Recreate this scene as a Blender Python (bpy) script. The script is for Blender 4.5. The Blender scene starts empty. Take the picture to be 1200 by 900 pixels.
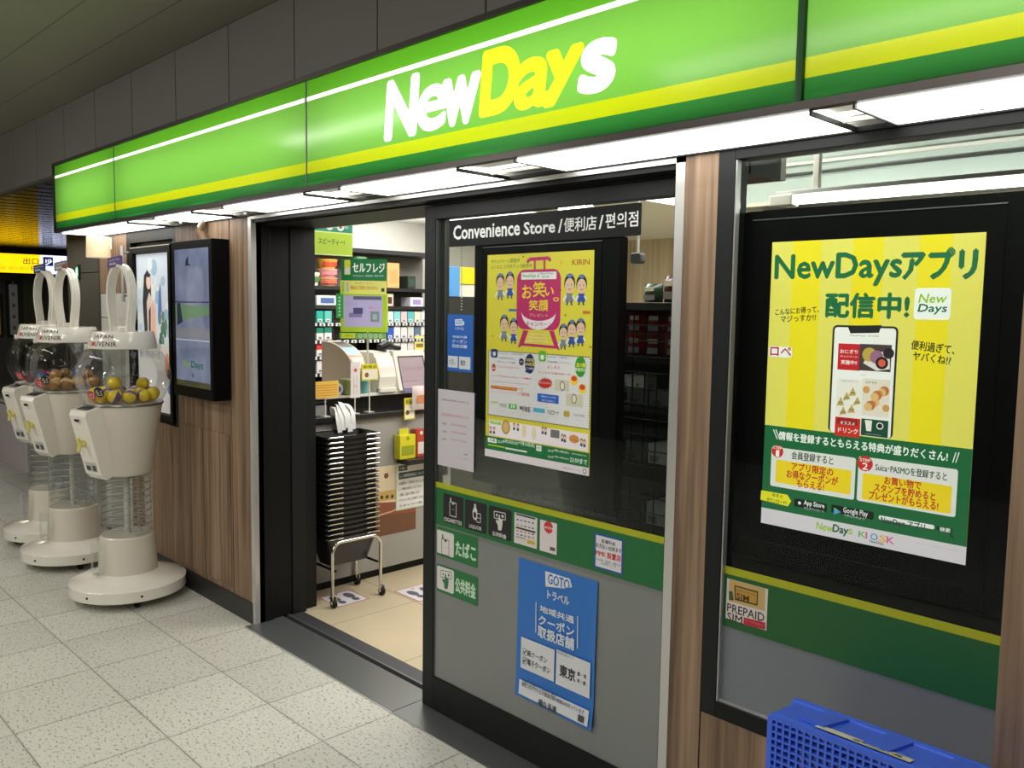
import bpy, math, random
from mathutils import Vector, Matrix
random.seed(7)
S = bpy.context.scene
COL = S.collection
PI = math.pi
# ------------------------------------------------------------------ camera
YAW, PITCH, ROLL, FPX = 0.795942, 0.0891553, 0.0148993, 1000.0
CAM = Vector((0.0, -1.99499, 1.6))
_f = Vector((-math.sin(YAW) * math.cos(PITCH), math.cos(YAW) * math.cos(PITCH), -math.sin(PITCH)))
_r = Vector((math.cos(YAW), math.sin(YAW), 0)); _u = _r.cross(_f)
_R = math.cos(ROLL) * _r + math.sin(ROLL) * _u
_U = -math.sin(ROLL) * _r + math.cos(ROLL) * _u
cd = bpy.data.cameras.new('camera'); cd.sensor_width = 36; cd.lens = FPX / 1200 * 36; cd.clip_end = 100; cd.clip_start = .02
co = bpy.data.objects.new('camera', cd); COL.objects.link(co)
M3 = Matrix((_R, _U, -_f)).transposed()
co.matrix_world = Matrix.Translation(CAM) @ M3.to_4x4()
S.camera = co
# ------------------------------------------------------------------ world, exposure
w = bpy.data.worlds.new('world'); S.world = w; w.use_nodes = True
w.node_tree.nodes['Background'].inputs[0].default_value = (.55, .56, .5, 1)
w.node_tree.nodes['Background'].inputs[1].default_value = .05
S.view_settings.view_transform = 'Standard'; S.view_settings.look = 'None'
S.view_settings.exposure = 0.0; S.view_settings.gamma = 1.0
try: S.view_settings.use_curve_mapping = False
except Exception: pass

def area(name, loc, rot, sx, sy, power, color=(1, 1, 1)):
    l = bpy.data.lights.new(name, 'AREA'); l.shape = 'RECTANGLE'; l.size = sx; l.size_y = sy
    l.energy = power; l.color = color
    o = bpy.data.objects.new(name, l); o.location = loc; o.rotation_euler = rot; COL.objects.link(o)
    return o
# corridor ceiling lamps (run along the corridor, over the walkway), plus added fills
def globe_fill(loc, power, r=.16, color=(1, .975, .92)):  # added unseen point fill that brightens the ceiling and bulkhead
    l = bpy.data.lights.new('corridor_lamp_or_fill', 'POINT'); l.energy = power; l.shadow_soft_size = r; l.color = color
    o = bpy.data.objects.new('corridor_lamp_or_fill', l); o.location = loc; COL.objects.link(o)
area('corridor_lamp_or_fill', (-1.8, -2.6, 2.93), (0, 0, 0), 2.4, .2, 46, (1, .98, .93))
area('corridor_lamp_or_fill', (-5.6, -2.2, 2.93), (0, 0, 0), 1.8, .16, 28, (1, .97, .9))  # added out of view to brighten the dispenser lids
globe_fill((-1.0, -3.7, 2.5), 62); globe_fill((-5.2, -3.7, 2.5), 66); globe_fill((-9.5, -3.7, 2.5), 30)
area('corridor_lamp_or_fill', (-12.5, .9, 2.45), (0, 0, 0), 2, 1.5, 26, (1, .97, .9))
# store ceiling lamps, plus added fills for gondola and shelf wall
area('store_lamp_or_fill', (-4.5, 1.6, 2.27), (0, 0, 0), .5, 2.6, 33, (1, .98, .95))
area('store_lamp_or_fill', (-2.9, 1.7, 2.27), (0, 0, 0), .5, 2.6, 28, (1, .98, .95))
area('store_lamp_or_fill', (-2.0, .50, 2.27), (0, 0, 0), 1.3, .1, 9, (1, .98, .95))  # added fill to brighten the goods on the wire gondola
area('store_lamp_or_fill', (-1.3, 2.4, 2.27), (0, 0, 0), .5, 2.6, 34, (1, .98, .93))
area('shelf_top_fill', (-5.40, 1.45, 2.03), (0, math.radians(150), 0), .1, 1.9, 7, (1, 1, .97))  # added fill washing the wall above the tobacco shelf, no real fitting
area('window_tube_light', (-.6, .62, 1.96), (math.radians(70), 0, 0), 1.6, .05, 5, (1, 1, .97))
# tubes inside the sign box, one run behind each translucent panel
SIGN_SEAMS = [-5.905, -4.896, -2.914, -.912, 1.09]
for a_, b_ in zip(SIGN_SEAMS[:-1], SIGN_SEAMS[1:]):
    wd = b_ - a_ - .12
    area('sign_tube_light', ((a_ + b_) / 2, -.045, 2.255), (-PI / 2, 0, 0), wd, .1, 1.07 * wd, (1, 1, .95))

# ------------------------------------------------------------------ pixel rays -> points on a known plane
def ray(px, py): return _f + (px - 600) / FPX * _R - (py - 450) / FPX * _U
def ony(px, py, y): d = ray(px, py); return CAM + d * ((y - CAM.y) / d.y)
def onx(px, py, x): d = ray(px, py); return CAM + d * ((x - CAM.x) / d.x)

# ------------------------------------------------------------------ materials
def lin(c):
    out = []
    for v in c[:3]:
        v = v / 255
        out.append(v / 12.92 if v <= .04045 else ((v + .055) / 1.055) ** 2.4)
    return tuple(out) + (1,)
_mats = {}
def mat(name, rgb, rough=.5, metal=0, emit=0, spec=.5, coat=0):
    key = (name, tuple(rgb), rough, metal, emit)
    if key in _mats: return _mats[key]
    m = bpy.data.materials.new(name); m.use_nodes = True
    b = m.node_tree.nodes['Principled BSDF']
    c = lin(rgb)
    b.inputs['Base Color'].default_value = c; b.inputs['Roughness'].default_value = rough
    b.inputs['Metallic'].default_value = metal; b.inputs['Specular IOR Level'].default_value = spec
    b.inputs['Coat Weight'].default_value = coat
    if emit:
        b.inputs['Emission Color'].default_value = c; b.inputs['Emission Strength'].default_value = emit
    _mats[key] = m
    return m
class NT:
    def __init__(s, name):
        s.m = bpy.data.materials.new(name); s.m.use_nodes = True; s.t = s.m.node_tree
        s.b = s.t.nodes['Principled BSDF']; s.out = s.t.nodes['Material Output']
    def n(s, typ, **kw):
        x = s.t.nodes.new(typ)
        for k, v in kw.items():
            if k.startswith('i_'):
                k = k[2:]; x.inputs[int(k) if k.isdigit() else k].default_value = v
            else: setattr(x, k, v)
        return x
    def l(s, a, b): s.t.links.new(a, b)
    def math(s, op, a, b=None, c=None):
        x = s.n('ShaderNodeMath', operation=op)
        for i, v in enumerate((a, b, c)):
            if v is None: continue
            if isinstance(v, (int, float)): x.inputs[i].default_value = v
            else: s.l(v, x.inputs[i])
        return x.outputs[0]
    def geo(s):
        g = s.n('ShaderNodeNewGeometry'); sp = s.n('ShaderNodeSeparateXYZ'); s.l(g.outputs['Position'], sp.inputs[0])
        return g.outputs['Position'], sp.outputs
    def scale(s, v, sc):
        mp = s.n('ShaderNodeMapping'); mp.inputs['Scale'].default_value = sc; s.l(v, mp.inputs[0]); return mp.outputs[0]
    def ramp(s, f, stops):
        r = s.n('ShaderNodeValToRGB'); e = r.color_ramp.elements
        while len(e) < len(stops): e.new(.5)
        for i, (p, c) in enumerate(stops): e[i].position = p; e[i].color = lin(c) if max(c) > 1 else tuple(c) + (1,)
        s.l(f, r.inputs[0]); return r.outputs[0]
    def mix(s, f, a, b):
        x = s.n('ShaderNodeMix', data_type='RGBA')
        for i, v in ((0, f), (6, a), (7, b)):
            if isinstance(v, (int, float)): x.inputs[i].default_value = v
            elif isinstance(v, tuple): x.inputs[i].default_value = v
            else: s.l(v, x.inputs[i])
        return x.outputs[2]

def wood_mat(name, axis='x', dark=(86, 66, 50), mid=(134, 108, 84), light=(166, 138, 112)):
    n = NT(name); P, s = n.geo()
    nz = n.n('ShaderNodeTexNoise', i_Scale=1.0, i_Detail=5.0, i_Roughness=.6)
    n.l(n.scale(P, (38, 38, 1.1)), nz.inputs[0])
    nz2 = n.n('ShaderNodeTexNoise', i_Scale=1.0, i_Detail=2.0); n.l(n.scale(P, (9, 9, .25)), nz2.inputs[0])
    f = n.math('ADD', n.math('MULTIPLY', nz.outputs[0], .6), n.math('MULTIPLY', nz2.outputs[0], .4))
    n.l(n.ramp(f, [(.36, dark), (.5, mid), (.64, light)]), n.b.inputs['Base Color'])
    n.b.inputs['Roughness'].default_value = .5
    return n.m
M_WOOD = wood_mat('wood_veneer')
def floor_mat():
    n = NT('terrazzo_tile'); P, s = n.geo()
    def edge(v, o, sz):
        a = n.math('DIVIDE', n.math('SUBTRACT', v, o), sz)
        return n.math('ABSOLUTE', n.math('SUBTRACT', n.math('FRACT', a), .5)), n.math('FLOOR', a)
    ex, cx = edge(s[0], -3.44, .407); ey, cy = edge(s[1], -.775, .403)
    wob = n.n('ShaderNodeTexNoise', i_Scale=6.0, i_Detail=3.0); n.l(P, wob.inputs[0])
    th = n.math('SUBTRACT', .4985, n.math('MULTIPLY', wob.outputs[0], .008))
    line = n.math('MAXIMUM', n.math('GREATER_THAN', ex, th), n.math('GREATER_THAN', ey, th))
    cb = n.n('ShaderNodeCombineXYZ'); n.l(cx, cb.inputs[0]); n.l(cy, cb.inputs[1])
    wn = n.n('ShaderNodeTexWhiteNoise', noise_dimensions='2D'); n.l(cb.outputs[0], wn.inputs['Vector'])
    base = n.mix(wn.outputs[0], lin((200, 199, 189)), lin((219, 218, 208)))
    big = n.n('ShaderNodeTexNoise', i_Scale=1.7, i_Detail=3.0); n.l(P, big.inputs[0])
    base = n.mix(n.math('MULTIPLY', n.ramp_f(big.outputs[0]) if hasattr(n, 'ramp_f') else big.outputs[0], .35), base, lin((176, 173, 160)))
    sp = n.n('ShaderNodeTexNoise', i_Scale=1.0, i_Detail=1.5, i_Roughness=.5)
    mp = n.n('ShaderNodeMapping'); mp.inputs['Scale'].default_value = (52, 105, 1); mp.inputs['Rotation'].default_value = (0, 0, .5)
    n.l(P, mp.inputs[0]); n.l(mp.outputs[0], sp.inputs[0])
    spk = n.math('GREATER_THAN', sp.outputs[0], .628)
    sp2 = n.n('ShaderNodeTexNoise', i_Scale=1.0, i_Detail=1.0)
    mp2 = n.n('ShaderNodeMapping'); mp2.inputs['Scale'].default_value = (150, 75, 1); mp2.inputs['Rotation'].default_value = (0, 0, -.4)
    n.l(P, mp2.inputs[0]); n.l(mp2.outputs[0], sp2.inputs[0])
    spk2 = n.math('GREATER_THAN', sp2.outputs[0], .645)
    c = n.mix(n.math('MULTIPLY', spk, .62), base, lin((104, 92, 76)))
    c = n.mix(n.math('MULTIPLY', spk2, .5), c, lin((128, 122, 108)))
    c = n.mix(n.math('MULTIPLY', line, .75), c, lin((88, 82, 70)))
    # grime gathered along the joints
    g = n.math('MULTIPLY', n.math('MAXIMUM', n.math('SUBTRACT', n.math('MAXIMUM', ex, ey), .47), 0), 9)
    c = n.mix(n.math('MULTIPLY', g, wob.outputs[0]), c, lin((120, 114, 98)))
    n.l(c, n.b.inputs['Base Color']); n.b.inputs['Roughness'].default_value = .42
    return n.m
def tile_mat(name, rgb, sx, ox, sy, oy, line=(120, 105, 85), wdt=.004, rough=.3):
    n = NT(name); P, s = n.geo()
    def edge(v, o, sz): return n.math('ABSOLUTE', n.math('SUBTRACT', n.math('FRACT', n.math('DIVIDE', n.math('SUBTRACT', v, o), sz)), .5))
    a = n.math('MAXIMUM', n.math('GREATER_THAN', edge(s[0], ox, sx), .5 - wdt), n.math('GREATER_THAN', edge(s[1], oy, sy), .5 - wdt))
    nz = n.n('ShaderNodeTexNoise', i_Scale=3.0, i_Detail=4.0); n.l(P, nz.inputs[0])
    b = n.mix(nz.outputs[0], lin(rgb), lin(tuple(v * .9 for v in rgb)))
    n.l(n.mix(a, b, lin(line)), n.b.inputs['Base Color']); n.b.inputs['Roughness'].default_value = rough
    return n.m
def ceiling_mat():
    n = NT('painted_ceiling_strip'); P, s = n.geo()
    a = n.math('GREATER_THAN', n.math('FRACT', n.math('DIVIDE', s[1], .3)), .975)
    nz = n.n('ShaderNodeTexNoise', i_Scale=.8, i_Detail=2.0); n.l(P, nz.inputs[0])
    b = n.mix(nz.outputs[0], lin((150, 148, 132)), lin((134, 132, 118)))
    n.l(n.mix(a, b, lin((100, 98, 88))), n.b.inputs['Base Color']); n.b.inputs['Roughness'].default_value = .6
    return n.m
def sign_face_mat():
    n = NT('translucent_sign_face'); P, s = n.geo()
    z = s[2]
    def band(a, b): return n.math('MULTIPLY', n.math('GREATER_THAN', z, a), n.math('LESS_THAN', z, b))
    c = n.mix(n.math('LESS_THAN', z, 2.095), lin((148, 220, 92)), lin((66, 160, 76)))
    c = n.mix(n.math('GREATER_THAN', z, 2.378), c, lin((130, 222, 58)))
    c = n.mix(band(2.095, 2.138), c, lin((250, 254, 30)))
    c = n.mix(band(2.362, 2.378), c, lin((255, 255, 250)))
    tr = n.n('ShaderNodeBsdfTranslucent'); n.l(c, tr.inputs[0])
    gl = n.n('ShaderNodeBsdfGlossy', i_Roughness=.12); gl.inputs[0].default_value = (1, 1, 1, 1)
    fr = n.n('ShaderNodeFresnel', i_IOR=1.3)
    mx = n.n('ShaderNodeMixShader'); n.l(n.math('MULTIPLY', fr.outputs[0], .6), mx.inputs[0]); n.l(tr.outputs[0], mx.inputs[1]); n.l(gl.outputs[0], mx.inputs[2])
    n.l(mx.outputs[0], n.out.inputs['Surface']); n.t.nodes.remove(n.b)
    return n.m
def glass_mat(name, tint=(.93, .96, .94), ior=1.45, k=1.0, rough=.0):
    n = NT(name)
    t = n.n('ShaderNodeBsdfTransparent'); t.inputs[0].default_value = tint + (1,)
    g = n.n('ShaderNodeBsdfGlossy', i_Roughness=rough); g.inputs[0].default_value = (1, 1, 1, 1)
    fr = n.n('ShaderNodeFresnel', i_IOR=ior)
    f = n.math('MULTIPLY', fr.outputs[0], k)
    mx = n.n('ShaderNodeMixShader'); n.l(f, mx.inputs[0]); n.l(t.outputs[0], mx.inputs[1]); n.l(g.outputs[0], mx.inputs[2])
    n.l(mx.outputs[0], n.out.inputs['Surface']); n.t.nodes.remove(n.b)
    return n.m
def frost_mat(name, rgb):
    n = NT(name); P, s = n.geo()
    nz = n.n('ShaderNodeTexNoise', i_Scale=1.6, i_Detail=2.0); n.l(P, nz.inputs[0])
    n.l(n.mix(nz.outputs[0], lin(rgb), lin(tuple(v * .88 for v in rgb))), n.b.inputs['Base Color'])
    n.b.inputs['Roughness'].default_value = .35
    return n.m
M_GLASS = glass_mat('clear_glass', k=.2)
M_ACRYL = glass_mat('clear_acrylic', (.94, .955, .955), 1.4, .42)
M_FROST = frost_mat('grey_frosted_film', (138, 141, 139))
M_BLACK = mat('black_paint', (15, 16, 16), .45, spec=.25)
M_FRAME = mat('charcoal_aluminium', (21, 24, 24), .48, spec=.3)
M_GLOSSBLACK = mat('gloss_black', (9, 9, 11), .4, spec=.1)
M_ALU = mat('silver_aluminium', (205, 203, 200), .3, .6)
M_STEEL = mat('dark_stainless', (128, 130, 130), .33, .7)
M_CHROME = mat('chrome', (220, 218, 212), .12, 1)
M_WHITE = mat('white_plastic', (226, 222, 210), .3, coat=.3)
M_WHITEWALL = mat('white_wall_paint', (232, 230, 222), .6)
M_DARK = mat('dark_charcoal', (48, 48, 46), .5)
M_BASEB = mat('dark_baseboard', (42, 42, 42), .45)
M_GREEN = mat('green_film', (22, 104, 52), .35)
M_LIME = mat('lime_film', (172, 176, 22), .35)

# ------------------------------------------------------------------ mesh helpers
class MB:
    def __init__(s): s.v = []; s.f = []; s.mi = []; s.mats = []; s.sm = []
    def m(s, mt):
        if mt not in s.mats: s.mats.append(mt)
        return s.mats.index(mt)
    def add(s, vs, fs, mt, smooth=False):
        o = len(s.v); i = s.m(mt)
        s.v += [tuple(v) for v in vs]
        for f in fs: s.f.append(tuple(o + k for k in f)); s.mi.append(i); s.sm.append(smooth)
        return s
    def box(s, x0, x1, y0, y1, z0, z1, mt):
        vs = [(x, y, z) for z in (z0, z1) for y in (y0, y1) for x in (x0, x1)]
        return s.add(vs, [(0, 2, 3, 1), (4, 5, 7, 6), (0, 1, 5, 4), (2, 6, 7, 3), (0, 4, 6, 2), (1, 3, 7, 5)], mt)
    def quad(s, a, b, c, d, mt): return s.add([a, b, c, d], [(0, 1, 2, 3)], mt)
    def lathe(s, prof, mt, c=(0, 0), n=40, cap0=True, cap1=True, ang=2 * PI, a0=0):
        vs = []; fs = []
        full = abs(ang - 2 * PI) < 1e-6; k = n if full else n + 1
        for r, z in prof:
            for i in range(k):
                t = a0 + ang * i / n; vs.append((c[0] + r * math.cos(t), c[1] + r * math.sin(t), z))
        for j in range(len(prof) - 1):
            for i in range(n):
                i2 = (i + 1) % k; fs.append((j * k + i, j * k + i2, (j + 1) * k + i2, (j + 1) * k + i))
        if cap0: fs.append(tuple(reversed(range(k))))
        if cap1: fs.append(tuple((len(prof) - 1) * k + i for i in range(k)))
        return s.add(vs, fs, mt, True)
    def tube(s, pts, r, mt, n=10, closed=False):
        P = [Vector(p) for p in pts]; vs = []; fs = []; L = len(P)
        nrm = None
        for i, p in enumerate(P):
            a = P[i - 1] if (i or closed) else p; b = P[(i + 1) % L] if (i < L - 1 or closed) else p
            t = (b - a).normalized()
            if nrm is None:
                nrm = t.orthogonal().normalized()
            else:
                nrm = (nrm - t * nrm.dot(t))
                nrm = nrm.normalized() if nrm.length > 1e-6 else t.orthogonal().normalized()
            bn = t.cross(nrm)
            rr = r[i] if isinstance(r, (list, tuple)) else r
            for k in range(n):
                q = 2 * PI * k / n; vs.append(p + (nrm * math.cos(q) + bn * math.sin(q)) * rr)
        for i in range(L if closed else L - 1):
            j = (i + 1) % L
            for k in range(n):
                k2 = (k + 1) % n; fs.append((i * n + k, i * n + k2, j * n + k2, j * n + k))
        if not closed: fs += [tuple(reversed(range(n))), tuple((L - 1) * n + k for k in range(n))]
        return s.add(vs, fs, mt, True)
    def extr(s, poly, fn, d, mt, smooth=False):
        """poly: 2-D outline, fn(u, v, depth) -> point, extruded from depth 0 to d"""
        n = len(poly)
        vs = [fn(u, v, 0) for u, v in poly] + [fn(u, v, d) for u, v in poly]
        fs = [tuple(range(n)), tuple(reversed(range(n, 2 * n)))] + [(i, n + i, n + (i + 1) % n, (i + 1) % n) for i in range(n)]
        return s.add(vs, fs, mt, smooth)
    def ball(s, c, r, mt, n=14, sc=(1, 1, 1)):
        pr = [(r * math.sin(PI * i / n), -r * math.cos(PI * i / n)) for i in range(1, n)]
        vs = []; fs = []; k = n * 2
        for rr, z in pr:
            for i in range(k):
                t = 2 * PI * i / k; vs.append((c[0] + sc[0] * rr * math.cos(t), c[1] + sc[1] * rr * math.sin(t), c[2] + sc[2] * z))
        for j in range(len(pr) - 1):
            for i in range(k): fs.append((j * k + i, j * k + (i + 1) % k, (j + 1) * k + (i + 1) % k, (j + 1) * k + i))
        fs += [tuple(reversed(range(k))), tuple((len(pr) - 1) * k + i for i in range(k))]
        return s.add(vs, fs, mt, True)
    def build(s, name, parent=None, loc=None, bevel=0, local=False, angle=35):
        """vertices are world coordinates unless local; with a parent they become relative to it"""
        off = Vector((0, 0, 0))
        if not local:
            if parent is not None:
                q = parent
                while q is not None: off += q.location; q = q.parent
            elif loc is not None: off = Vector(loc)
        me = bpy.data.meshes.new(name)
        me.from_pydata([(v[0] - off.x, v[1] - off.y, v[2] - off.z) for v in s.v], [], s.f)
        for m_ in s.mats: me.materials.append(m_)
        me.polygons.foreach_set('material_index', s.mi); me.polygons.foreach_set('use_smooth', s.sm)
        me.update()
        if any(s.sm): me.set_sharp_from_angle(angle=math.radians(angle))
        o = bpy.data.objects.new(name, me); COL.objects.link(o)
        if parent is not None: o.parent = parent
        elif loc is not None: o.location = loc
        if bevel:
            bm = o.modifiers.new('bevel', 'BEVEL'); bm.width = bevel; bm.segments = 2; bm.limit_method = 'ANGLE'; bm.angle_limit = math.radians(50)
        return o
def tag(o, label, cat, group=None):
    o['label'] = label; o['category'] = cat
    if group: o['group'] = group
    return o
def thing(name, label, cat, loc=(0, 0, 0), rz=0, group=None):
    o = bpy.data.objects.new(name, None); COL.objects.link(o); o.location = loc; o.rotation_euler = (0, 0, rz)
    o.empty_display_size = .05
    return tag(o, label, cat, group)
def struct(o): o['kind'] = 'structure'; return o
def sbox(name, x0, x1, y0, y1, z0, z1, mt, bevel=0, parent=None):
    o = MB().box(x0, x1, y0, y1, z0, z1, mt).build(name, parent, None if parent else ((x0 + x1) / 2, (y0 + y1) / 2, z0), bevel)
    return struct(o) if parent is None else o
def pbox(name, parent, x0, x1, y0, y1, z0, z1, mt, bevel=0, local=False):
    return MB().box(x0, x1, y0, y1, z0, z1, mt).build(name, parent, None, bevel, local)
def rrect(u0, v0, u1, v1, r, n=5):
    o = []
    for cx, cy, a in ((u1 - r, v0 + r, -PI / 2), (u1 - r, v1 - r, 0), (u0 + r, v1 - r, PI / 2), (u0 + r, v0 + r, PI)):
        for i in range(n + 1):
            t = a + PI / 2 * i / n; o.append((cx + r * math.cos(t), cy + r * math.sin(t)))
    return o

# ------------------------------------------------------------------ printed surfaces (ink lies on the sheet as thin mesh)
_tc = {}
def text_mesh(body, bold=0.0, shear=0.0, space=1.0, res=2):
    k = (body, bold, shear, space, res)
    if k not in _tc:
        c = bpy.data.curves.new('t', 'FONT'); c.body = body; c.size = 1; c.offset = bold; c.shear = shear
        c.fill_mode = 'FRONT'; c.resolution_u = res; c.space_character = space; c.space_line = .95
        o = bpy.data.objects.new('t', c); COL.objects.link(o)
        me = bpy.data.meshes.new_from_object(o.evaluated_get(bpy.context.evaluated_depsgraph_get()))
        vs = [(v.co.x, v.co.y) for v in me.vertices]; fs = [tuple(p.vertices) for p in me.polygons]
        bpy.data.objects.remove(o); bpy.data.curves.remove(c); bpy.data.meshes.remove(me)
        x0 = min(v[0] for v in vs); x1 = max(v[0] for v in vs); y0 = min(v[1] for v in vs); y1 = max(v[1] for v in vs)
        _tc[k] = ([((a - x0) / (x1 - x0), (b - y0) / (y1 - y0)) for a, b in vs], fs)
    return _tc[k]
class Print:
    """fn(u, v, d) maps sheet coordinates (metres) and a tiny height d to a point"""
    def __init__(s, fn, emit=0, rough=.4, step=.000006):
        s.mb = MB(); s.fn = fn; s.emit = emit; s.rough = rough; s.d = 0; s.step = step
    def ink(s, rgb): return rgb if not isinstance(rgb, tuple) else mat('ink', rgb, s.rough, 0, s.emit)
    def poly(s, pts, rgb, lift=1):
        s.d += s.step * lift
        n = len(pts); ar = sum(pts[i][0] * pts[(i + 1) % n][1] - pts[(i + 1) % n][0] * pts[i][1] for i in range(n))
        if ar < 0: pts = pts[::-1]
        s.mb.add([s.fn(u, v, s.d) for u, v in pts], [tuple(range(n))], s.ink(rgb)); return s
    def rect(s, u0, v0, u1, v1, rgb, r=0):
        u0, u1 = min(u0, u1), max(u0, u1); v0, v1 = min(v0, v1), max(v0, v1)
        return s.poly(rrect(u0, v0, u1, v1, min(r, (u1 - u0) / 2.01, (v1 - v0) / 2.01)) if r else [(u0, v0), (u1, v0), (u1, v1), (u0, v1)], rgb)
    def circ(s, u, v, r, rgb, ry=None, n=20, a0=0, a1=2 * PI):
        ry = ry or r; full = abs(a1 - a0 - 2 * PI) < 1e-6
        return s.poly([(u + r * math.cos(a0 + (a1 - a0) * i / n), v + ry * math.sin(a0 + (a1 - a0) * i / n)) for i in range(n + (0 if full else 1))], rgb)
    def line(s, pts, wd, rgb):
        for (a, b), (c, d) in zip(pts[:-1], pts[1:]):
            L = math.hypot(c - a, d - b) or 1; nx, ny = -(d - b) / L * wd / 2, (c - a) / L * wd / 2
            s.poly([(a + nx, b + ny), (a - nx, b - ny), (c - nx, d - ny), (c + nx, d + ny)], rgb, .3)
        return s
    def txt(s, body, u0, v0, u1, v1, rgb, bold=0.0, shear=0.0, rot=0.0, space=1.0, res=2):
        s.d += s.step
        if bold and (max(map(ord, body)) > 0x2000 or bold > .024):      # heavier CJK strokes: overlay shifted copies
            h = min(abs(v1 - v0), abs(u1 - u0)); k = bold * .55 * h
            st = s.step; s.step = st * .3
            for du, dv in ((-k, 0), (k, 0), (0, -k), (0, k)):
                s.txt(body, u0 + du, v0 + dv, u1 + du, v1 + dv, rgb, 0, shear, rot, space)
            s.step = st; return s
        vs, fs = text_mesh(body, bold, shear, space, res)
        u0, u1 = min(u0, u1), max(u0, u1); v0, v1 = min(v0, v1), max(v0, v1)
        cu, cv = (u0 + u1) / 2, (v0 + v1) / 2; c_, s_ = math.cos(rot), math.sin(rot); out = []
        for a, b in vs:
            u = u0 + a * (u1 - u0) - cu; v = v0 + b * (v1 - v0) - cv
            out.append(s.fn(cu + u * c_ - v * s_, cv + u * s_ + v * c_, s.d))
        s.mb.add(out, fs, s.ink(rgb)); return s
class Zoom:
    """reads (zx, zy) measured in an enlarged view of the photograph as sheet coordinates on the plane y = c"""
    def __init__(s, x, y, k, c, pr, hs=1.0): s.x, s.y, s.k, s.c, s.p, s.hs = x, y, k, c, pr, hs
    def co(s, zx, zy): q = ony(s.x + zx / s.k, s.y + zy / s.k, s.c); return q.x, q.z
    def b(s, zx0, zy0, zx1, zy1): a = s.co(zx0, zy0); b = s.co(zx1, zy1); return a[0], a[1], b[0], b[1]
    def rect(s, a, b, c, d, rgb, r=0): s.p.rect(*s.b(a, b, c, d), rgb, r); return s
    def txt(s, t, a, b, c, d, rgb, bold=0., shear=0., rot=0.):
        q = s.b(a, b, c, d); m, h = (q[1] + q[3]) / 2, (q[1] - q[3]) / 2 * s.hs
        s.p.txt(t, q[0], m + h, q[2], m - h, rgb, bold, shear, rot); return s
    def tx(s, t, a, top, bot, c, rgb, bold=0., shear=0., rot=0.):   # heights read at the left edge
        u0, v1 = s.co(a, top); v0 = s.co(a, bot)[1]; u1 = s.co(c, (top + bot) / 2)[0]
        s.p.txt(t, u0, v0, u1, v1, rgb, bold, shear, rot); return s
    def poly(s, pts, rgb): s.p.poly([s.co(*q) for q in pts], rgb); return s
    def circ(s, zx, zy, r, rgb, ry=None): u, v = s.co(zx, zy); s.p.circ(u, v, r, rgb, ry); return s
def front(y):                      # sheet facing the corridor (-y)
    return lambda u, v, d: (u, y - d, v)
def facex(x):                      # sheet facing +x
    return lambda u, v, d: (x + d, u, v)
def slab(name, x0, x1, z0, z1, y, th, mt, bevel=0):
    return MB().box(x0, x1, y, y + th, z0, z1, mt)

# ================================================================== SETTING
M_FLOOR = floor_mat()
sbox('floor_corridor', -19, 4, -6, 0.01, -.1, 0, M_FLOOR)
sbox('floor_concourse', -19, -5.9, .01, 6, -.1, 0, M_FLOOR)
M_STORE = tile_mat('beige_store_tile', (208, 192, 160), .6, -2.99, .6, .8)
sbox('floor_store', -5.88, 4, .27, 5, -.1, 0, M_STORE)
M_CEIL = ceiling_mat()
sbox('ceiling_corridor', -19, 4, -6, .05, 2.95, 3.05, M_CEIL)
M_RIB = mat('metal_ceiling_slat', (72, 67, 60), .16, .8); mb = MB().box(-19, -5.9, .1, 6, 2.53, 2.6, M_BLACK)
for k in range(46): x_ = -19 + .285 * k; mb.box(x_, x_ + .225, .1, 6, 2.5, 2.53, M_RIB)
struct(mb.build('ceiling_concourse', None, (-12, 3, 2.5)))
M_STORECEIL = mat('white_store_ceiling', (240, 240, 236), .7)
sbox('ceiling_store', -5.8, 4, .12, 5, 2.3, 2.36, M_STORECEIL)
M_GREYWALL = mat('grey_bulkhead_panel', (120, 117, 112), .5)
# bulkhead above the shop sign: panels with open joints
mb = MB(); sx = -3.43 - .62 * 24
while sx < 4:
    mb.box(sx + .004, sx + .616, .0, .05, 2.5 if sx < -5.95 else 2.03, 2.95, M_GREYWALL); sx += .62
wf = struct(mb.build('wall_bulkhead', None, (-7, 0, 2.5)))
mb = MB().box(-19, 4, .05, .1, 2.5, 2.95, M_DARK); struct(mb.build('wall_bulkhead_core', None, (-7, .05, 2.5)))
sbox('wall_opposite', -19, 4, -6.1, -6, 0, 3, mat('corridor_opposite_wall', (62, 60, 56), .7))
sbox('wall_end_corridor', 4, 4.1, -6, 5, 0, 3, mat('corridor_far_wall', (120, 118, 110), .6))
sbox('wall_end_concourse', -19.1, -19, -6, 6, 0, 3, mat('dim_far_wall', (112, 108, 98), .6))
M_STONE = tile_mat('dark_stone_panel', (84, 80, 72), 1.25, -13.1, 50, 0, (40, 38, 34), .012, .6)
mb = MB()
for i, (z0, z1) in enumerate(((0, .95), (.96, 1.98), (1.99, 2.5))): mb.box(-13.1, -5.9, 2, 2.06, z0, z1, M_STONE)
struct(mb.build('wall_concourse', None, (-9, 2, 0)))
sbox('wall_store_back', -5.9, 4, 5, 5.1, 0, 2.4, wood_mat('beige_store_wall', 'x', (176, 156, 128), (204, 186, 156), (220, 204, 176)))
sbox('wall_store_side', -5.9, -5.82, .06, 5, 0, 2.4, M_WHITEWALL)
sbox('pillar_concourse', -18.6, -18.3, onx(29, 400, -18.3).y, onx(45, 400, -18.3).y, 0, 2.5, mat('olive_column', (88, 94, 66), .5))

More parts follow.
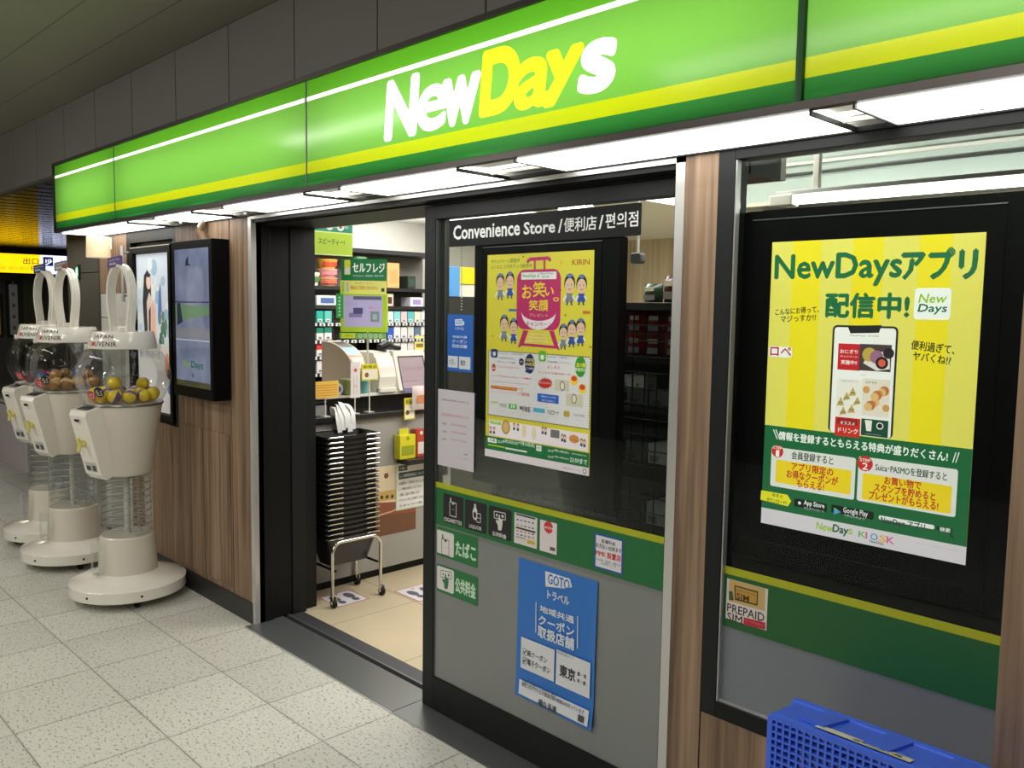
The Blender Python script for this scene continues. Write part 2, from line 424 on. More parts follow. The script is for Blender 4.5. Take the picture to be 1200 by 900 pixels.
# facade wall, left of the entrance: veneer cladding with a set-in poster bay and white lower end
mb = MB()
mb.box(-5.9, -5.43, 0, .06, 1.655, 2.02, M_WOOD)
mb.box(-4.71, -4.075, 0, .06, .105, 2.02, M_WOOD)
mb.box(-4.065, -3.868, 0, .06, .105, 2.02, M_WOOD)
mb.box(-4.70, -4.09, -.006, 0, .135, .93, M_WOOD)
mb.box(-5.43, -4.71, 0, .06, .105, .9, M_WOOD)
mb.box(-5.43, -4.71, .04, .06, .9, 2.02, M_DARK)
mb.box(-5.43, -4.71, .0, .04, 1.955, 2.02, M_FRAME)
mb.box(-5.43, -5.37, .0, .04, .9, 1.955, M_BLACK); mb.box(-4.75, -4.71, .0, .04, .9, 1.955, M_BLACK)
struct(mb.build('wall_front', None, (-4.7, 0, 0)))
M_WBLOCK = mat('white_wall_panel', (206, 204, 196), .5)
mb = MB()
for z0, z1 in ((.10, .80), (.806, 1.30), (1.306, 1.495), (1.501, 1.65)): mb.box(-5.9, -5.435, 0.002, .06, z0, z1, M_WBLOCK)
struct(mb.build('wall_front_panel', None, (-5.6, 0, .1)))
sbox('baseboard_front', -5.9, -3.866, -.008, .05, 0, .105, M_BASEB)
# entrance surround
mb = MB()
mb.box(-3.868, -3.838, -.004, .05, 0, 2.02, M_ALU); mb.box(-3.838, -1.37, -.004, .02, 2.003, 2.02, M_ALU); mb.box(-1.40, -1.37, -.004, .045, 0, 2.02, M_ALU)
struct(mb.build('trim_1', None, (-2.6, 0, 0)))
mb = MB()
mb.box(-4.2, -3.838, .02, .10, 0, 2.003, M_BLACK); mb.box(-4.2, -3.852, .10, .21, 0, 2.003, M_BLACK)
mb.box(-4.2, -3.845, .21, .29, 0, 2.003, M_FRAME); mb.box(-4.2, -3.876, .29, .37, 0, 2.003, M_FRAME)
struct(mb.build('wall_jamb', None, (-4, .2, 0), .003))
mb = MB()
mb.box(-3.838, -1.37, .005, .06, 1.988, 2.003, M_BLACK); mb.box(-3.876, -1.29, .06, .19, 1.982, 2.3, M_FRAME); mb.box(-3.876, -1.29, .2, .37, 1.987, 2.3, M_FRAME)
mb.box(-3.876, -1.29, .37, .4, 1.99, 2.34, M_WHITEWALL)
struct(mb.build('wall_lintel', None, (-2, .2, 1.98)))
# stainless threshold with sunken door track
mb = MB()
mb.box(-3.85, -2.634, -.052, .155, -.02, .006, M_STEEL); mb.box(-2.63, .3, -.056, .155, -.02, .006, M_STEEL)
mb.box(-3.85, .3, -.058, -.052, -.02, .004, M_ALU)
mb.box(-3.85, .3, .155, .18, -.05, -.012, M_BLACK); mb.box(-3.85, .3, .18, .19, -.02, .008, M_STEEL)
mb.box(-3.85, .3, .19, .27, -.02, .004, mat('worn_track', (78, 78, 80), .5, .5))
struct(mb.build('trim_threshold', None, (-2.6, 0, 0)))
# pillar between door and window, wall under the window, outer pillar
sbox('pillar_middle', -1.372, -1.266, -.002, .07, 0, 2.02, M_WOOD)
sbox('wall_below_window', -1.262, -.3, .0, .07, .1, .485, M_WOOD)
sbox('baseboard_window', -1.262, -.3, -.005, .05, 0, .1, M_BASEB)
sbox('pillar_outer', -.503, -.2, -.1, .1, 0, 2.02, M_WOOD)
sbox('wall_right_end', -.2, 4, .0, .1, 0, 2.02, M_WOOD)

# soffit behind the sign: lit opal panels with metal gaps
M_OPAL = mat('lit_opal_panel', (255, 255, 250), .5, 0, 4.2)
M_OPALFRAME = mat('soffit_frame', (240, 238, 226), .4)
mb = MB(); mb.box(-5.9, 1.09, -.235, 0, 2.06, 2.065, M_OPALFRAME)
panels = [(-5.88, -4.78), (-4.42, -3.98), (-3.66, -2.97), (-2.72, -2.06), (-1.80, -.90), (-.80, .3), (.36, 1.07)]
for a_, b_ in panels: mb.box(a_, b_, -.225, -.012, 2.022, 2.03, M_OPAL)
for (a_, b_), (c_, d_) in zip(panels[:-1], panels[1:]):
    mb.box(b_, b_ + .005, -.235, -.012, 2.019, 2.03, M_DARK); mb.box(c_ - .005, c_, -.235, -.012, 2.019, 2.03, M_DARK)
    mb.box(b_ + .012, c_ - .012, -.10, -.09, 2.024, 2.034, M_OPALFRAME)
    mb.tube([(b_ + .01, -.12, 2.045), (c_ - .01, -.12, 2.045)], .012, M_OPAL, 8)
mb.box(-5.9, 1.09, -.012, -.003, 2.018, 2.03, M_FRAME)
for x in (-5.62, -5.2, -4.7, -4.4, -4.1, -3.7, -3.3, -2.3, -.6):
    mb.box(x - .006, x + .006, -.11, -.1, 2.008, 2.022, M_ALU)
so = struct(mb.build('ceiling_soffit', None, (-2.6, -.12, 2.02)))

# ---- backlit shop sign
sg = thing('shop_sign', 'long green backlit fascia sign with yellow stripe and white lettering above the entrance', 'sign', (-2.4, -.25, 2.03))
M_FACE = sign_face_mat(); M_SIGNBOX = mat('sign_housing', (70, 64, 62), .3, .6)
M_SIGNIN = mat('white_reflector', (240, 240, 236), .6)
mb = MB()
mb.box(-5.92, 1.1, -.262, -.235, 2.028, 2.046, M_SIGNBOX); mb.box(-5.92, 1.1, -.262, -.0, 2.437, 2.455, M_SIGNBOX)
mb.box(-5.92, -5.905, -.262, -.0, 2.028, 2.455, M_SIGNBOX)
mb.build('housing', sg)
mb = MB(); mb.box(-5.905, 1.1, -.015, -.005, 2.046, 2.437, M_SIGNIN); mb.box(-5.905, 1.1, -.235, -.015, 2.04, 2.046, M_SIGNIN)
mb.build('reflector', sg)
for i, (a_, b_) in enumerate(zip(SIGN_SEAMS[:-1], SIGN_SEAMS[1:])):
    g = .004 if i < 1 else .006
    xa_, xb_ = a_ + (0 if i == 0 else g), b_ - (.012 if i == 2 else g); mb = MB().quad((xa_, -.251, 2.046), (xb_, -.251, 2.046), (xb_, -.251, 2.437), (xa_, -.251, 2.437), M_FACE); mb.build('face_panel', sg)
M_SEAM = mat('dark_green_joint', (34, 88, 44), .35)
for i, x in enumerate(SIGN_SEAMS[1:-1]):
    wd = .004 if i < 2 else .006
    mb = MB()
    if i < 2: mb.box(x - wd, x + wd, -.2515, -.249, 2.046, 2.437, M_SEAM)
    else:
        mb.tube([(x - .003, -.252, 2.046), (x - .003, -.252, 2.437)], .0105, M_SEAM, 8)
    mb.build('joint_strip', sg)
M_LW = mat('lit_white_letter', (255, 255, 252), .4, 0, 1.0); M_LY = mat('lit_yellow_letter', (250, 254, 12), .4, 0, .95)
lp = Print(front(-.2525)); lz = Zoom(400, 0, 3, -.25, lp)
for ch, b, m_ in (('N', (152, 290, 277, 474), M_LW), ('e', (268, 312, 374, 449), M_LW), ('w', (358, 282, 492, 426), M_LW),
                  ('D', (488, 186, 629, 386), M_LY), ('a', (612, 219, 736, 368), M_LY), ('y', (712, 186, 853, 352), M_LY), ('s', (835, 156, 968, 313), M_LW)):
    q = lz.b(*b); k_ = .0082 if ch in 'ea' else .0118
    for i_ in range(16):
        du, dv = k_ * math.cos(2 * PI * i_ / 16), k_ * math.sin(2 * PI * i_ / 16)
        lp.txt(ch, q[0] + k_ + du, q[1] - k_ + dv, q[2] - k_ + du, q[3] + k_ + dv, m_, 0, .1, 0, 1.0, 8)
lp.mb.build('lettering', sg)
M_LS = mat('lit_white_stripe', (255, 255, 248), .4, 0, .85); mb = MB()
for a_, b_ in zip(SIGN_SEAMS[:-1], SIGN_SEAMS[1:]): mb.box(a_ + .006, b_ - .014, -.2518, -.2512, 2.3625, 2.3775, M_LS)
mb.build('stripe', sg)

# ================================================================== SLIDING DOOR
d = struct(thing('door_1', 'black framed glass sliding door pushed open beside the entrance', 'door', (-2.02, .095, 0)))
pb = MB()
pb.box(-2.604, -2.54, .075, .118, .008, 1.978, M_FRAME); pb.box(-1.458, -1.40, .075, .118, .008, 1.978, M_FRAME)
pb.box(-2.54, -1.458, .075, .118, .008, .1415, M_BLACK); pb.box(-2.54, -1.458, .075, .118, 1.928, 1.978, M_FRAME)
pb.build('door_frame', d, None, .002)
pb = MB(); pb.box(-2.54, -2.5365, .0795, .118, .1415, 1.928, M_STEEL); pb.box(-2.532, -2.520, .10, .118, .95, 1.928, M_DARK); pb.box(-2.514, -2.508, .10, .118, .95, 1.928, M_STEEL)
pb.build('glazing_bead', d)
pbox('glass_pane', d, -2.54, -1.458, .0845, .0875, .74, 1.928, M_GLASS)
pbox('frosted_panel', d, -2.54, -1.458, .0845, .0875, .1415, .757, M_FROST)
pb = MB(); pb.box(-2.5365, -1.458, .0832, .0844, .757, .9025, M_GREEN); pb.box(-2.5365, -1.458, .0832, .0844, .9025, .9235, M_LIME)
pb.build('green_film_band', d)
pb = MB()
for x, z in ((-2.28, .062), (-2.22, .05), (-2.18, .062)): pb.lathe([(.006, 0), (.006, .001)], M_STEEL, (0, 0), 10)
# store-name strip over the door glass
p = Print(front(.0805), .0); z = Zoom(500, 210, 4, .0805, p)
ms = MB().extr(rrect(*[z.co(107, 205)[0], z.co(1003, 263)[1], z.co(1003, 263)[0], z.co(1006, 108)[1] + .0], .006), lambda u, v, k: (u, .081 + k, v), .0015, mat('black_sign_sheet', (16, 17, 17), .5, spec=.2))
p.mb = ms
for t, b in (('Convenience', (125, 218, 437, 263)), ('Store', (455, 202, 602, 250)), ('/', (617, 188, 636, 250)), ('便利店', (645, 183, 795, 237)), ('/', (808, 170, 828, 233)), ('편의점', (840, 162, 990, 220))):
    z.txt(t, b[0], b[1] + (0), b[2], b[3], (214, 216, 214), .022)
tag(ms.build('shop_type_sign', None, (-2.04, .081, 1.83)), 'black strip sign with white convenience store wording across top of door glass', 'sign')

# ================================================================== RIGHT WINDOW
wn = struct(thing('window_1', 'black framed shop window with green band and frosted base', 'window', (-.85, .03, .485)))
pb = MB()
pb.box(-1.266, -1.216, -.004, .06, .485, 2.021, M_FRAME); pb.box(-1.216, -.45, -.004, .06, 1.992, 2.021, M_FRAME)
pb.box(-1.216, -.45, -.004, .06, .485, .53, M_BLACK); pb.box(-.5, -.45, .0, .06, .53, 1.992, M_FRAME)
pb.build('window_frame', wn, None, .002)
pb = MB(); pb.box(-1.216, -1.212, .0, .02, .53, 1.992, M_ALU); pb.box(-1.212, -.5, .004, .016, .53, .534, M_ALU); pb.build('glazing_bead', wn)
pbox('glass_pane', wn, -1.212, -.5, .016, .022, .735, 1.992, M_GLASS)
pbox('frosted_panel', wn, -1.212, -.5, .0165, .022, .534, .745, frost_mat('blue_grey_frosted_film', (126, 130, 136)))
pb = MB(); pb.box(-1.212, -.5, .0148, .0162, .742, .888, mat('dark_green_film', (24, 92, 42), .4)); pb.box(-1.212, -.5, .0148, .0162, .888, .909, M_LIME)
pb.build('green_film_band', wn)
sbox('wall_window_backing', -1.25, -.45, .15, .17, .1, .93, M_DARK)

# ================================================================== POSTERS
def lightbox(name, label, x0, x1, z0, z1, yf, yb, r, gx0, gx1, gz0, gz1):
    t = thing(name, label, 'poster frame', ((x0 + x1) / 2, yb, z0))
    b = MB().extr(rrect(x0, z0, x1, z1, r), lambda u, v, k: (u, yb - k, v), yb - yf, M_GLOSSBLACK); b.build('casing', t)
    b = MB(); e = .004
    for q in ((gx0, gx1, gz1 - e, gz1), (gx0, gx1, gz0, gz0 + e), (gx0, gx0 + e, gz0, gz1), (gx1 - e, gx1, gz0, gz1)):
        b.box(q[0], q[1], yf - .002, yf, q[2], q[3], M_GLOSSBLACK)
    b.box(gx0, gx1, yf - .0023, yf - .0019, gz1 - .0025, gz1, mat('bezel_edge', (120, 122, 120), .3, .5))
    b.build('bezel', t)
    return t
lightbox('poster_frame', 'large black rounded poster frame behind the shop window', -1.225, -.47, .935, 1.862, .052, .12, .02, -1.19, -.585, .985, 1.84)
lightbox('poster_frame', 'tall black poster frame mounted on the sliding door glass', -2.333, -1.665, .962, 1.826, .0905, .13, .012, -2.292, -1.735, .992, 1.8145)

# ---- yellow phone-app poster in the window
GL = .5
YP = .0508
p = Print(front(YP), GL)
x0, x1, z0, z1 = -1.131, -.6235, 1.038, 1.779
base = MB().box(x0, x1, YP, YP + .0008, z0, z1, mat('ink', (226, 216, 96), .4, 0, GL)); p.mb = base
A = Zoom(860, 230, 3.529, YP, p); B = Zoom(860, 480, 3.529, YP, p)
def stripe(a, b): u0 = A.co(a, 180)[0]; u1 = A.co(b, 180)[0]; p.rect(u0, z0, u1, z1, (236, 216, 28))
stripe(248, 364); stripe(496, 622); stripe(770, 906)
vg = B.co(125, 62)[1]; vw = B.co(112, 403)[1]
DG = (26, 100, 58)
p.rect(x0, vw, x1, vg, DG); p.rect(x0, z0, x1, vw, (214, 204, 212))
A.tx('NewDays', 174, 246, 371, 692, (18, 104, 62), .055); A.tx('アプリ', 700, 223, 342, 1003, (18, 104, 62), .09)
A.tx('配信中!', 383, 402, 499, 723, (18, 104, 62), .075)
A.rect(750, 380, 893, 512, (238, 240, 238), .008)
A.txt('New', 765, 404, 880, 441, (150, 190, 40), .05, .15); A.txt('Days', 762, 446, 880, 489, (20, 100, 60), .05, .15)
A.tx('こんなにお得って、', 172, 459, 485, 352, (52, 50, 20), .04, 0, .08); A.tx('マジっすか!?', 195, 490, 516, 340, (52, 50, 20), .04, 0, .08)
A.tx('便利過ぎて、', 735, 602, 640, 915, (52, 50, 20), .04, 0, -.09); A.tx('ヤバくね!?', 742, 648, 684, 898, (52, 50, 20), .04, 0, -.09)
A.rect(146, 620, 240, 668, (240, 236, 236), .006); A.txt('ロペ', 152, 622, 236, 662, (178, 30, 60), .06)
# phone
u0, v1 = A.co(410, 532); u1, v0 = B.co(656, 122)
p.rect(u0, v0 - .0, u1, v1, (36, 34, 38), .012); p.rect(u0 + .005, v0, u1 - .005, v1 - .005, (240, 238, 236), .008)
A.poly([(470, 535), (612, 533), (600, 565), (482, 567)], (30, 30, 34))
A.txt('NewDays  KIOSK', 482, 572, 602, 584, (90, 120, 70), .01)
A.rect(433, 608, 520, 722, (196, 32, 40)); A.txt('おにぎり', 440, 632, 512, 652, (250, 245, 245), .02); A.txt('キャンペーン', 441, 657, 511, 669, (250, 245, 245), .01); A.txt('実施中!!', 444, 676, 508, 698, (250, 245, 245), .02)
A.rect(522, 610, 648, 728, (74, 58, 62)); A.poly([(535, 690), (560, 650), (645, 640), (645, 715), (590, 722)], (222, 214, 210))
A.circ(560, 655, .017, (192, 160, 70)); A.circ(590, 665, .016, (150, 100, 130)); A.circ(612, 690, .015, (38, 26, 28)); A.circ(612, 690, .009, (210, 90, 70)); A.circ(640, 650, .013, (40, 34, 38))
for k in range(3): A.circ(528 + 9 * k, 738, .0012, (120, 120, 120))
A.rect(427, 752, 527, 918, (234, 228, 220)); A.rect(535, 752, 640, 918, (226, 214, 200))
A.txt('こだわりサンド', 440, 758, 515, 772, (80, 110, 140), .01); A.txt('おすすめ', 548, 764, 590, 776, (70, 60, 60), .01)
for k, (a, b, r_) in enumerate(((440, 850, -.4), (465, 830, .3), (490, 810, -.2), (508, 850, .4), (450, 890, .2), (485, 880, -.3))):
    u, v = A.co(a, b); p.poly([(u - .009, v - .010), (u + .010, v - .006 + r_ * .006), (u + .001, v + .013)], (198, 158, 96)); p.poly([(u - .006, v - .004), (u + .008, v - .002), (u + .007, v + .001), (u - .006, v - .001)], (110, 140, 60))
for k in range(11):
    a = 548 + (k * 37) % 84; b = 800 + (k * 53) % 100; A.circ(a, b, .0085 + .0015 * (k % 3), ((206, 150, 84), (222, 178, 120), (190, 110, 60))[k % 3])
B.rect(420, 28, 520, 118, (204, 44, 36)); B.rect(428, 34, 512, 66, (150, 30, 30), .003); B.txt('オススメ', 440, 46, 500, 66, (250, 244, 238), .02); B.txt('ドリンク', 432, 72, 512, 102, (250, 244, 238), .03)
B.rect(528, 36, 636, 118, (26, 72, 56)); B.poly([(542, 42), (572, 46), (568, 90), (548, 88)], (232, 226, 216)); B.circ(604, 68, .0085, (236, 230, 224)); B.circ(604, 68, .006, (40, 34, 34)); B.txt('NewDays', 545, 98, 610, 108, (230, 235, 230), .01)
# green lower half
B.tx('情報を登録するともらえる特典が盛りだくさん!', 188, 89, 124, 890, (238, 240, 236), .05)
for a, b in ((162, 178), (172, 188)): B.poly([(a, 82), (a + 4, 82), (b + 4, 122), (b, 122)], (238, 240, 236))
for a in (905, 918): B.poly([(a + 12, 176), (a + 16, 177), (a + 2, 220), (a - 2, 219)], (238, 240, 236))
for (a, b, c, d_) in ((157, 152, 497, 374), (517, 192, 916, 446)): B.rect(a, b, c, d_, (224, 220, 218), .006)
B.rect(176, 206, 482, 352, (238, 206, 34), .004); B.rect(534, 262, 896, 432, (238, 206, 34), .004)
B.tx('会員登録すると', 240, 171, 204, 412, (30, 60, 40), .03)
for t, b in (('アプリ限定の', (240, 217, 250, 412)), ('お得なクーポンが', (220, 247, 281, 432)), ('もらえる!', (262, 288, 318, 374))): B.tx(t, *b, (186, 44, 36), .05)
B.tx('Suica･PASMOを登録すると', 587, 220, 252, 884, (30, 60, 40), .03)
for t, b in (('お買い物で', (624, 275, 308, 776)), ('スタンプを貯めると', (582, 303, 337, 836)), ('プレゼントがもらえる!', (560, 334, 368, 848))): B.tx(t, *b, (186, 44, 36), .05)
B.circ(181, 172, .0165, (200, 44, 44)); B.tx('STEP', 164, 149, 161, 200, (250, 240, 236), .01); B.tx('1', 175, 167, 193, 188, (250, 240, 236), .04)
B.circ(543, 223, .0190, (200, 44, 44)); B.tx('STEP', 522, 200, 213, 566, (250, 240, 236), .01); B.tx('2', 532, 219, 247, 555, (250, 240, 236), .04)
B.poly([(114, 333), (222, 352), (238, 378), (224, 400), (110, 372)], (228, 218, 40))
B.tx('今すぐ', 158, 344, 361, 202, (40, 60, 30), .03); B.tx('ダウンロード!', 136, 362, 380, 220, (40, 60, 30), .03)
B.rect(251, 366, 384, 424, (22, 24, 24), .003); B.circ(272, 386, .0042, (236, 236, 236)); B.tx('App Store', 290, 373, 399, 376, (236, 236, 236), .02); B.tx('からダウンロード', 290, 400, 411, 374, (220, 220, 220))
B.rect(404, 392, 577, 456, (22, 24, 24), .003); B.poly([(414, 404), (414, 434), (444, 424)], (80, 150, 210)); B.poly([(414, 404), (430, 414), (420, 420)], (90, 190, 110)); B.tx('Google Play', 454, 402, 432, 555, (236, 236, 236), .01); B.tx('で手に入れよう', 455, 430, 441, 541, (220, 220, 220))
B.rect(600, 436, 829, 496, (232, 230, 230), .004); B.tx('NewDays アプリ', 610, 439, 472, 792, (50, 48, 48), .04)
B.rect(838, 480, 904, 512, (26, 52, 40), .004); B.tx('検索', 852, 484, 502, 896, (230, 230, 230), .04); B.poly([(884, 508), (896, 510), (912, 530), (906, 534)], (26, 52, 40))
B.tx('New', 342, 463, 493, 411, (150, 186, 50), .05, .1); B.tx('Day', 410, 473, 514, 474, (24, 90, 56), .05, .1); B.tx('s', 473, 491, 514, 491, (150, 186, 50), .03, .1)
for ch, a, cl in (('K', 517, (110, 170, 90)), ('I', 546, (200, 90, 150)), ('O', 566, (50, 140, 190)), ('S', 602, (222, 170, 50)), ('K', 634, (200, 80, 140))): B.tx(ch, a, 500 + (a - 517) * .20, 526 + (a - 517) * .22, a + (6 if ch == 'I' else 30), cl, .03)
B.tx('NewDays', 562, 537, 552, 620, (70, 70, 80), .01)
B.txt('※画像はイメージです。詳しくはアプリ内をご確認ください。', 748, 548, 946, 590, (130, 126, 130))
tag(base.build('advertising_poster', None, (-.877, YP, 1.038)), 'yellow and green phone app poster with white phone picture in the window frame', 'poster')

# ---- pink-train campaign poster on the door
YQ = .0894; GL = .24
p = Print(front(YQ), GL); x0, x1, z0, z1 = [*(ony(571.5, 299, YQ).x, ony(696.5, 293, YQ).x), ony(569.5, 534, YQ).z, ony(572, 299, YQ).z]
base = MB().box(x0, x1, YQ, YQ + .0008, z0, z1, mat('ink', (228, 210, 64), .4, 0, GL)); p.mb = base
T = Zoom(540, 270, 6, YQ, p); L = Zoom(560, 400, 8.571, YQ, p, 1.45); K = Zoom(500, 430, 4, YQ, p, 1.35)
T.txt('キャンペーン期間中', 216, 204, 414, 226, (28, 110, 70), .015); T.txt('よしもとコラボグッズ販売中', 212, 244, 500, 262, (28, 110, 70), .015)
T.txt('KIRIN', 784, 206, 905, 240, (176, 60, 30), .03)
T.poly([(702, 222), (712, 214), (706, 228), (716, 226), (702, 246), (708, 232)], (210, 120, 30))
MG = (196, 36, 108)
p.line([T.co(468, 228), T.co(480, 204), T.co(620, 194), T.co(630, 216)], .012, MG)
for a in (520, 588): p.line([T.co(a, 205), T.co(a, 275)], .009, MG)
u0, v1 = T.co(396, 278); u1, v0 = T.co(698, 706); p.rect(u0, v0, u1, v1, MG, .035)
for pts in ([(440, 700), (475, 706), (440, 806), (400, 826)], [(620, 706), (655, 706), (696, 846), (660, 826)], [(412, 790), (664, 812), (664, 832), (406, 808)]): T.poly(pts, MG)
for k in range(3): T.poly([(488 - 14 * k, 722 + 24 * k), (596 + 8 * k, 730 + 24 * k), (600 + 8 * k, 742 + 24 * k), (482 - 14 * k, 734 + 24 * k)], (240, 206, 150))
T.rect(426, 296, 672, 342, (238, 234, 232)); T.txt('NewDays', 436, 310, 526, 334, (40, 130, 70), .03); T.txt('&', 538, 308, 552, 328, (60, 60, 60)); T.txt('NewDays', 560, 296, 650, 312, (70, 90, 80)); T.txt('KIOSK', 574, 318, 624, 332, (70, 90, 80))
for t, b in (('お', (432, 386, 498, 478)), ('笑', (510, 362, 590, 468)), ('い', (592, 398, 652, 458)), ('。', (650, 470, 690, 500)), ('笑', (480, 490, 542, 562)), ('顔', (550, 488, 612, 568))): T.txt(t, *b, (244, 214, 50), .04)
T.txt('プレゼント', 482, 584, 614, 610, (246, 190, 150), .015)
cu, cv = T.co(545, 572); rx = abs(T.co(665, 572)[0] - T.co(425, 572)[0]) / 2; ry = cv - T.co(545, 700)[1]
p.poly([(cu + rx * math.cos(PI + PI * i / 24), cv + ry * math.sin(PI + PI * i / 24)) for i in range(25)] + [(cu + rx * math.cos(-PI * i / 24), cv + ry * .5 * math.sin(-PI * i / 24)) for i in range(1, 24)], (240, 226, 234))
T.txt('キャンペーン', 460, 640, 636, 680, (190, 50, 90), .03)
def figure(a, b, s, blue, skin=(232, 190, 166), hat=(96, 120, 180)):
    u, v = T.co(a, b)
    p.circ(u, v, .021 * s, (30, 24, 24), .027 * s, 14); p.circ(u, v - .007 * s, .018 * s, skin, .022 * s, 14)
    p.circ(u, v + .022 * s, .012 * s, hat, .006 * s, 10)
    for k in (-1, 1): p.circ(u + .007 * s * k, v - .004 * s, .002 * s, (40, 26, 24), None, 6)
    p.rect(u - .006 * s, v - .018 * s, u + .006 * s, v - .0155 * s, (200, 90, 90))
    p.poly([(u - .012 * s, v - .028 * s), (u + .012 * s, v - .028 * s), (u + .016 * s, v - .052 * s), (u - .016 * s, v - .052 * s)], (50, 80, 160) if blue else (130, 134, 144))
    p.line([(u - .012 * s, v - .034 * s), (u - .022 * s, v - .05 * s)], .006 * s, (238, 232, 232)); p.line([(u + .012 * s, v - .034 * s), (u + .02 * s, v - .046 * s)], .006 * s, (238, 232, 232))
    for k in (-1, 1): p.line([(u + .006 * s * k, v - .05 * s), (u + .01 * s * k, v - .062 * s)], .006 * s, (46, 60, 120))
for f_ in ((278, 360, 1.05, 0), (346, 348, 1.05, 1), (766, 372, 1.15, 0), (850, 376, 1.1, 1), (306, 650, 1.05, 0), (372, 672, 1.0, 1), (722, 712, .95, 0), (782, 688, 1.0, 1), (844, 678, 1.0, 1)): figure(*f_)
T.rect(338, 552, 392, 570, (60, 110, 180)); T.rect(858, 566, 912, 588, (200, 120, 40))
for a, b in ((440, 184), (735, 596), (226, 742), (912, 820), (702, 420)): T.circ(a, b, .003, (50, 60, 40))
# white lower field with dashed border
u0, v1 = L.co(112, 78); u1, v0 = L.co(1120, 858); v1 = L.co(125, 92)[1]; v0 = L.co(112, 735)[1]
p.rect(u0, v0, u1, v1, (232, 222, 226))
n_ = 40
for i in range(n_):
    a = u0 + (u1 - u0) * i / n_; c = (40, 40, 36)
    p.rect(a, v1 - .002, a + (u1 - u0) / n_ * .55, v1 + .002, c); p.rect(a, v0 - .002, a + (u1 - u0) / n_ * .55, v0 + .002, c)
for i in range(26):
    b = v0 + (v1 - v0) * i / 26
    for q in (u0, u1): p.rect(q - .002, b, q + .002, b + (v1 - v0) / 26 * .5, (40, 40, 36))
L.rect(135, 75, 200, 165, (36, 46, 112), .006); L.circ(168, 125, .008, (230, 225, 235)); L.rect(616, 95, 686, 205, (110, 180, 50), .006); L.circ(650, 160, .009, (240, 250, 230))
for t, b in (('NewDays・対象店舗で', (214, 112, 470, 140)), ('対象商品を2点以上', (214, 158, 376, 182)), ('購入のレシートで応募', (206, 196, 378, 222)), ('NewDays・対象店で', (694, 146, 916, 176)), ('対象商品購入でプレゼント', (700, 196, 936, 228))): L.txt(t, *b, (70, 90, 150), .005)
L.circ(440, 206, .0125, (30, 40, 110)); L.circ(524, 226, .024, (30, 40, 110), .034); L.poly([(480, 290), (484, 318), (520, 300)], (30, 40, 110))
L.txt('合計で', 420, 196, 462, 214, (240, 220, 60), .01); L.txt('100名', 490, 170, 566, 202, (246, 220, 60), .03); L.txt('300名様', 476, 212, 576, 246, (246, 220, 60), .03); L.txt('ご当選', 490, 262, 560, 282, (240, 240, 240), .01)
L.circ(1034, 255, .0235, (60, 150, 50), .034); L.txt('全3種', 990, 218, 1084, 256, (244, 232, 70), .04); L.txt('数量限定', 980, 268, 1092, 302, (230, 240, 200), .02)
L.circ(162, 262, .010, (206, 60, 56), .014); L.rect(146, 262, 178, 276, (240, 220, 214), .003)
for t, b in (('ひとりじめのよしもと', (200, 246, 425, 276)), ('いこすけtheよしもとへの豪快', (140, 332, 540, 384)), ('よしもとスペシャルライブ', (140, 392, 512, 440)), ('へて', (400, 468, 458, 496)), ('ご招待', (402, 514, 520, 550)), ('よしもと', (700, 244, 832, 276)), ('オリジナル保冷ポーチ', (610, 300, 936, 344))): L.txt(t, *b, (206, 60, 80), .02)
L.rect(136, 440, 394, 500, (206, 60, 40)); L.txt('2021年8月20日(金)', 144, 446, 386, 492, (244, 200, 60), .03); L.rect(136, 498, 392, 530, (206, 50, 110)); L.txt('会場:劇場よりオンライン配信', 144, 504, 380, 528, (246, 230, 236), .01)
L.poly([(610 + 70 + (62 if k % 2 == 0 else 76) * math.cos(2 * PI * k / 28), 422 + (44 if k % 2 == 0 else 58) * math.sin(2 * PI * k / 28)) for k in range(28)], (206, 44, 40)); L.txt('オリジナル', 622, 404, 738, 432, (250, 230, 220), .02)
L.rect(776, 378, 920, 505, (214, 202, 184)); L.rect(890, 520, 1055, 665, (214, 202, 184))
for a, b in ((852, 448), (970, 578)): L.circ(a, b, .011, (60, 56, 50), .016); L.circ(a, b, .0085, (220, 208, 192), .013)
for a, b in ((970, 390), (1052, 476)): L.circ(a, b, .0165, (236, 200, 50)); L.circ(a, b - 16, .0125, (206, 66, 50), .009)
L.rect(602, 520, 814, 630, (44, 90, 176)); L.txt('保冷バッグは', 640, 545, 786, 574, (230, 232, 244), .01); L.txt('付いてません', 646, 584, 778, 612, (230, 232, 244), .01)
L.rect(132, 598, 204, 624, (170, 190, 110), .003)
L.txt('午後の紅茶', 220, 624, 290, 660, (100, 90, 80)); L.rect(316, 624, 392, 684, (60, 150, 60)); L.txt('生茶', 330, 636, 380, 668, (226, 244, 200), .03); L.txt('FIRE', 452, 660, 530, 706, (60, 56, 60), .02); L.circ(436, 668, .006, (60, 56, 60)); L.rect(560, 664, 674, 722, (70, 160, 190)); L.txt('トロピカーナ', 706, 690, 816, 738, (50, 60, 60), .02); L.rect(866, 696, 924, 762, (180, 150, 60), .005); L.txt('THE WATER', 968, 730, 1074, 760, (120, 110, 110), .0)
for a in (250, 352, 470, 612, 758, 890, 1010): L.txt('各種対象', a - 34, 700 + (a - 250) * .11, a + 34, 712 + (a - 250) * .11, (130, 122, 122))
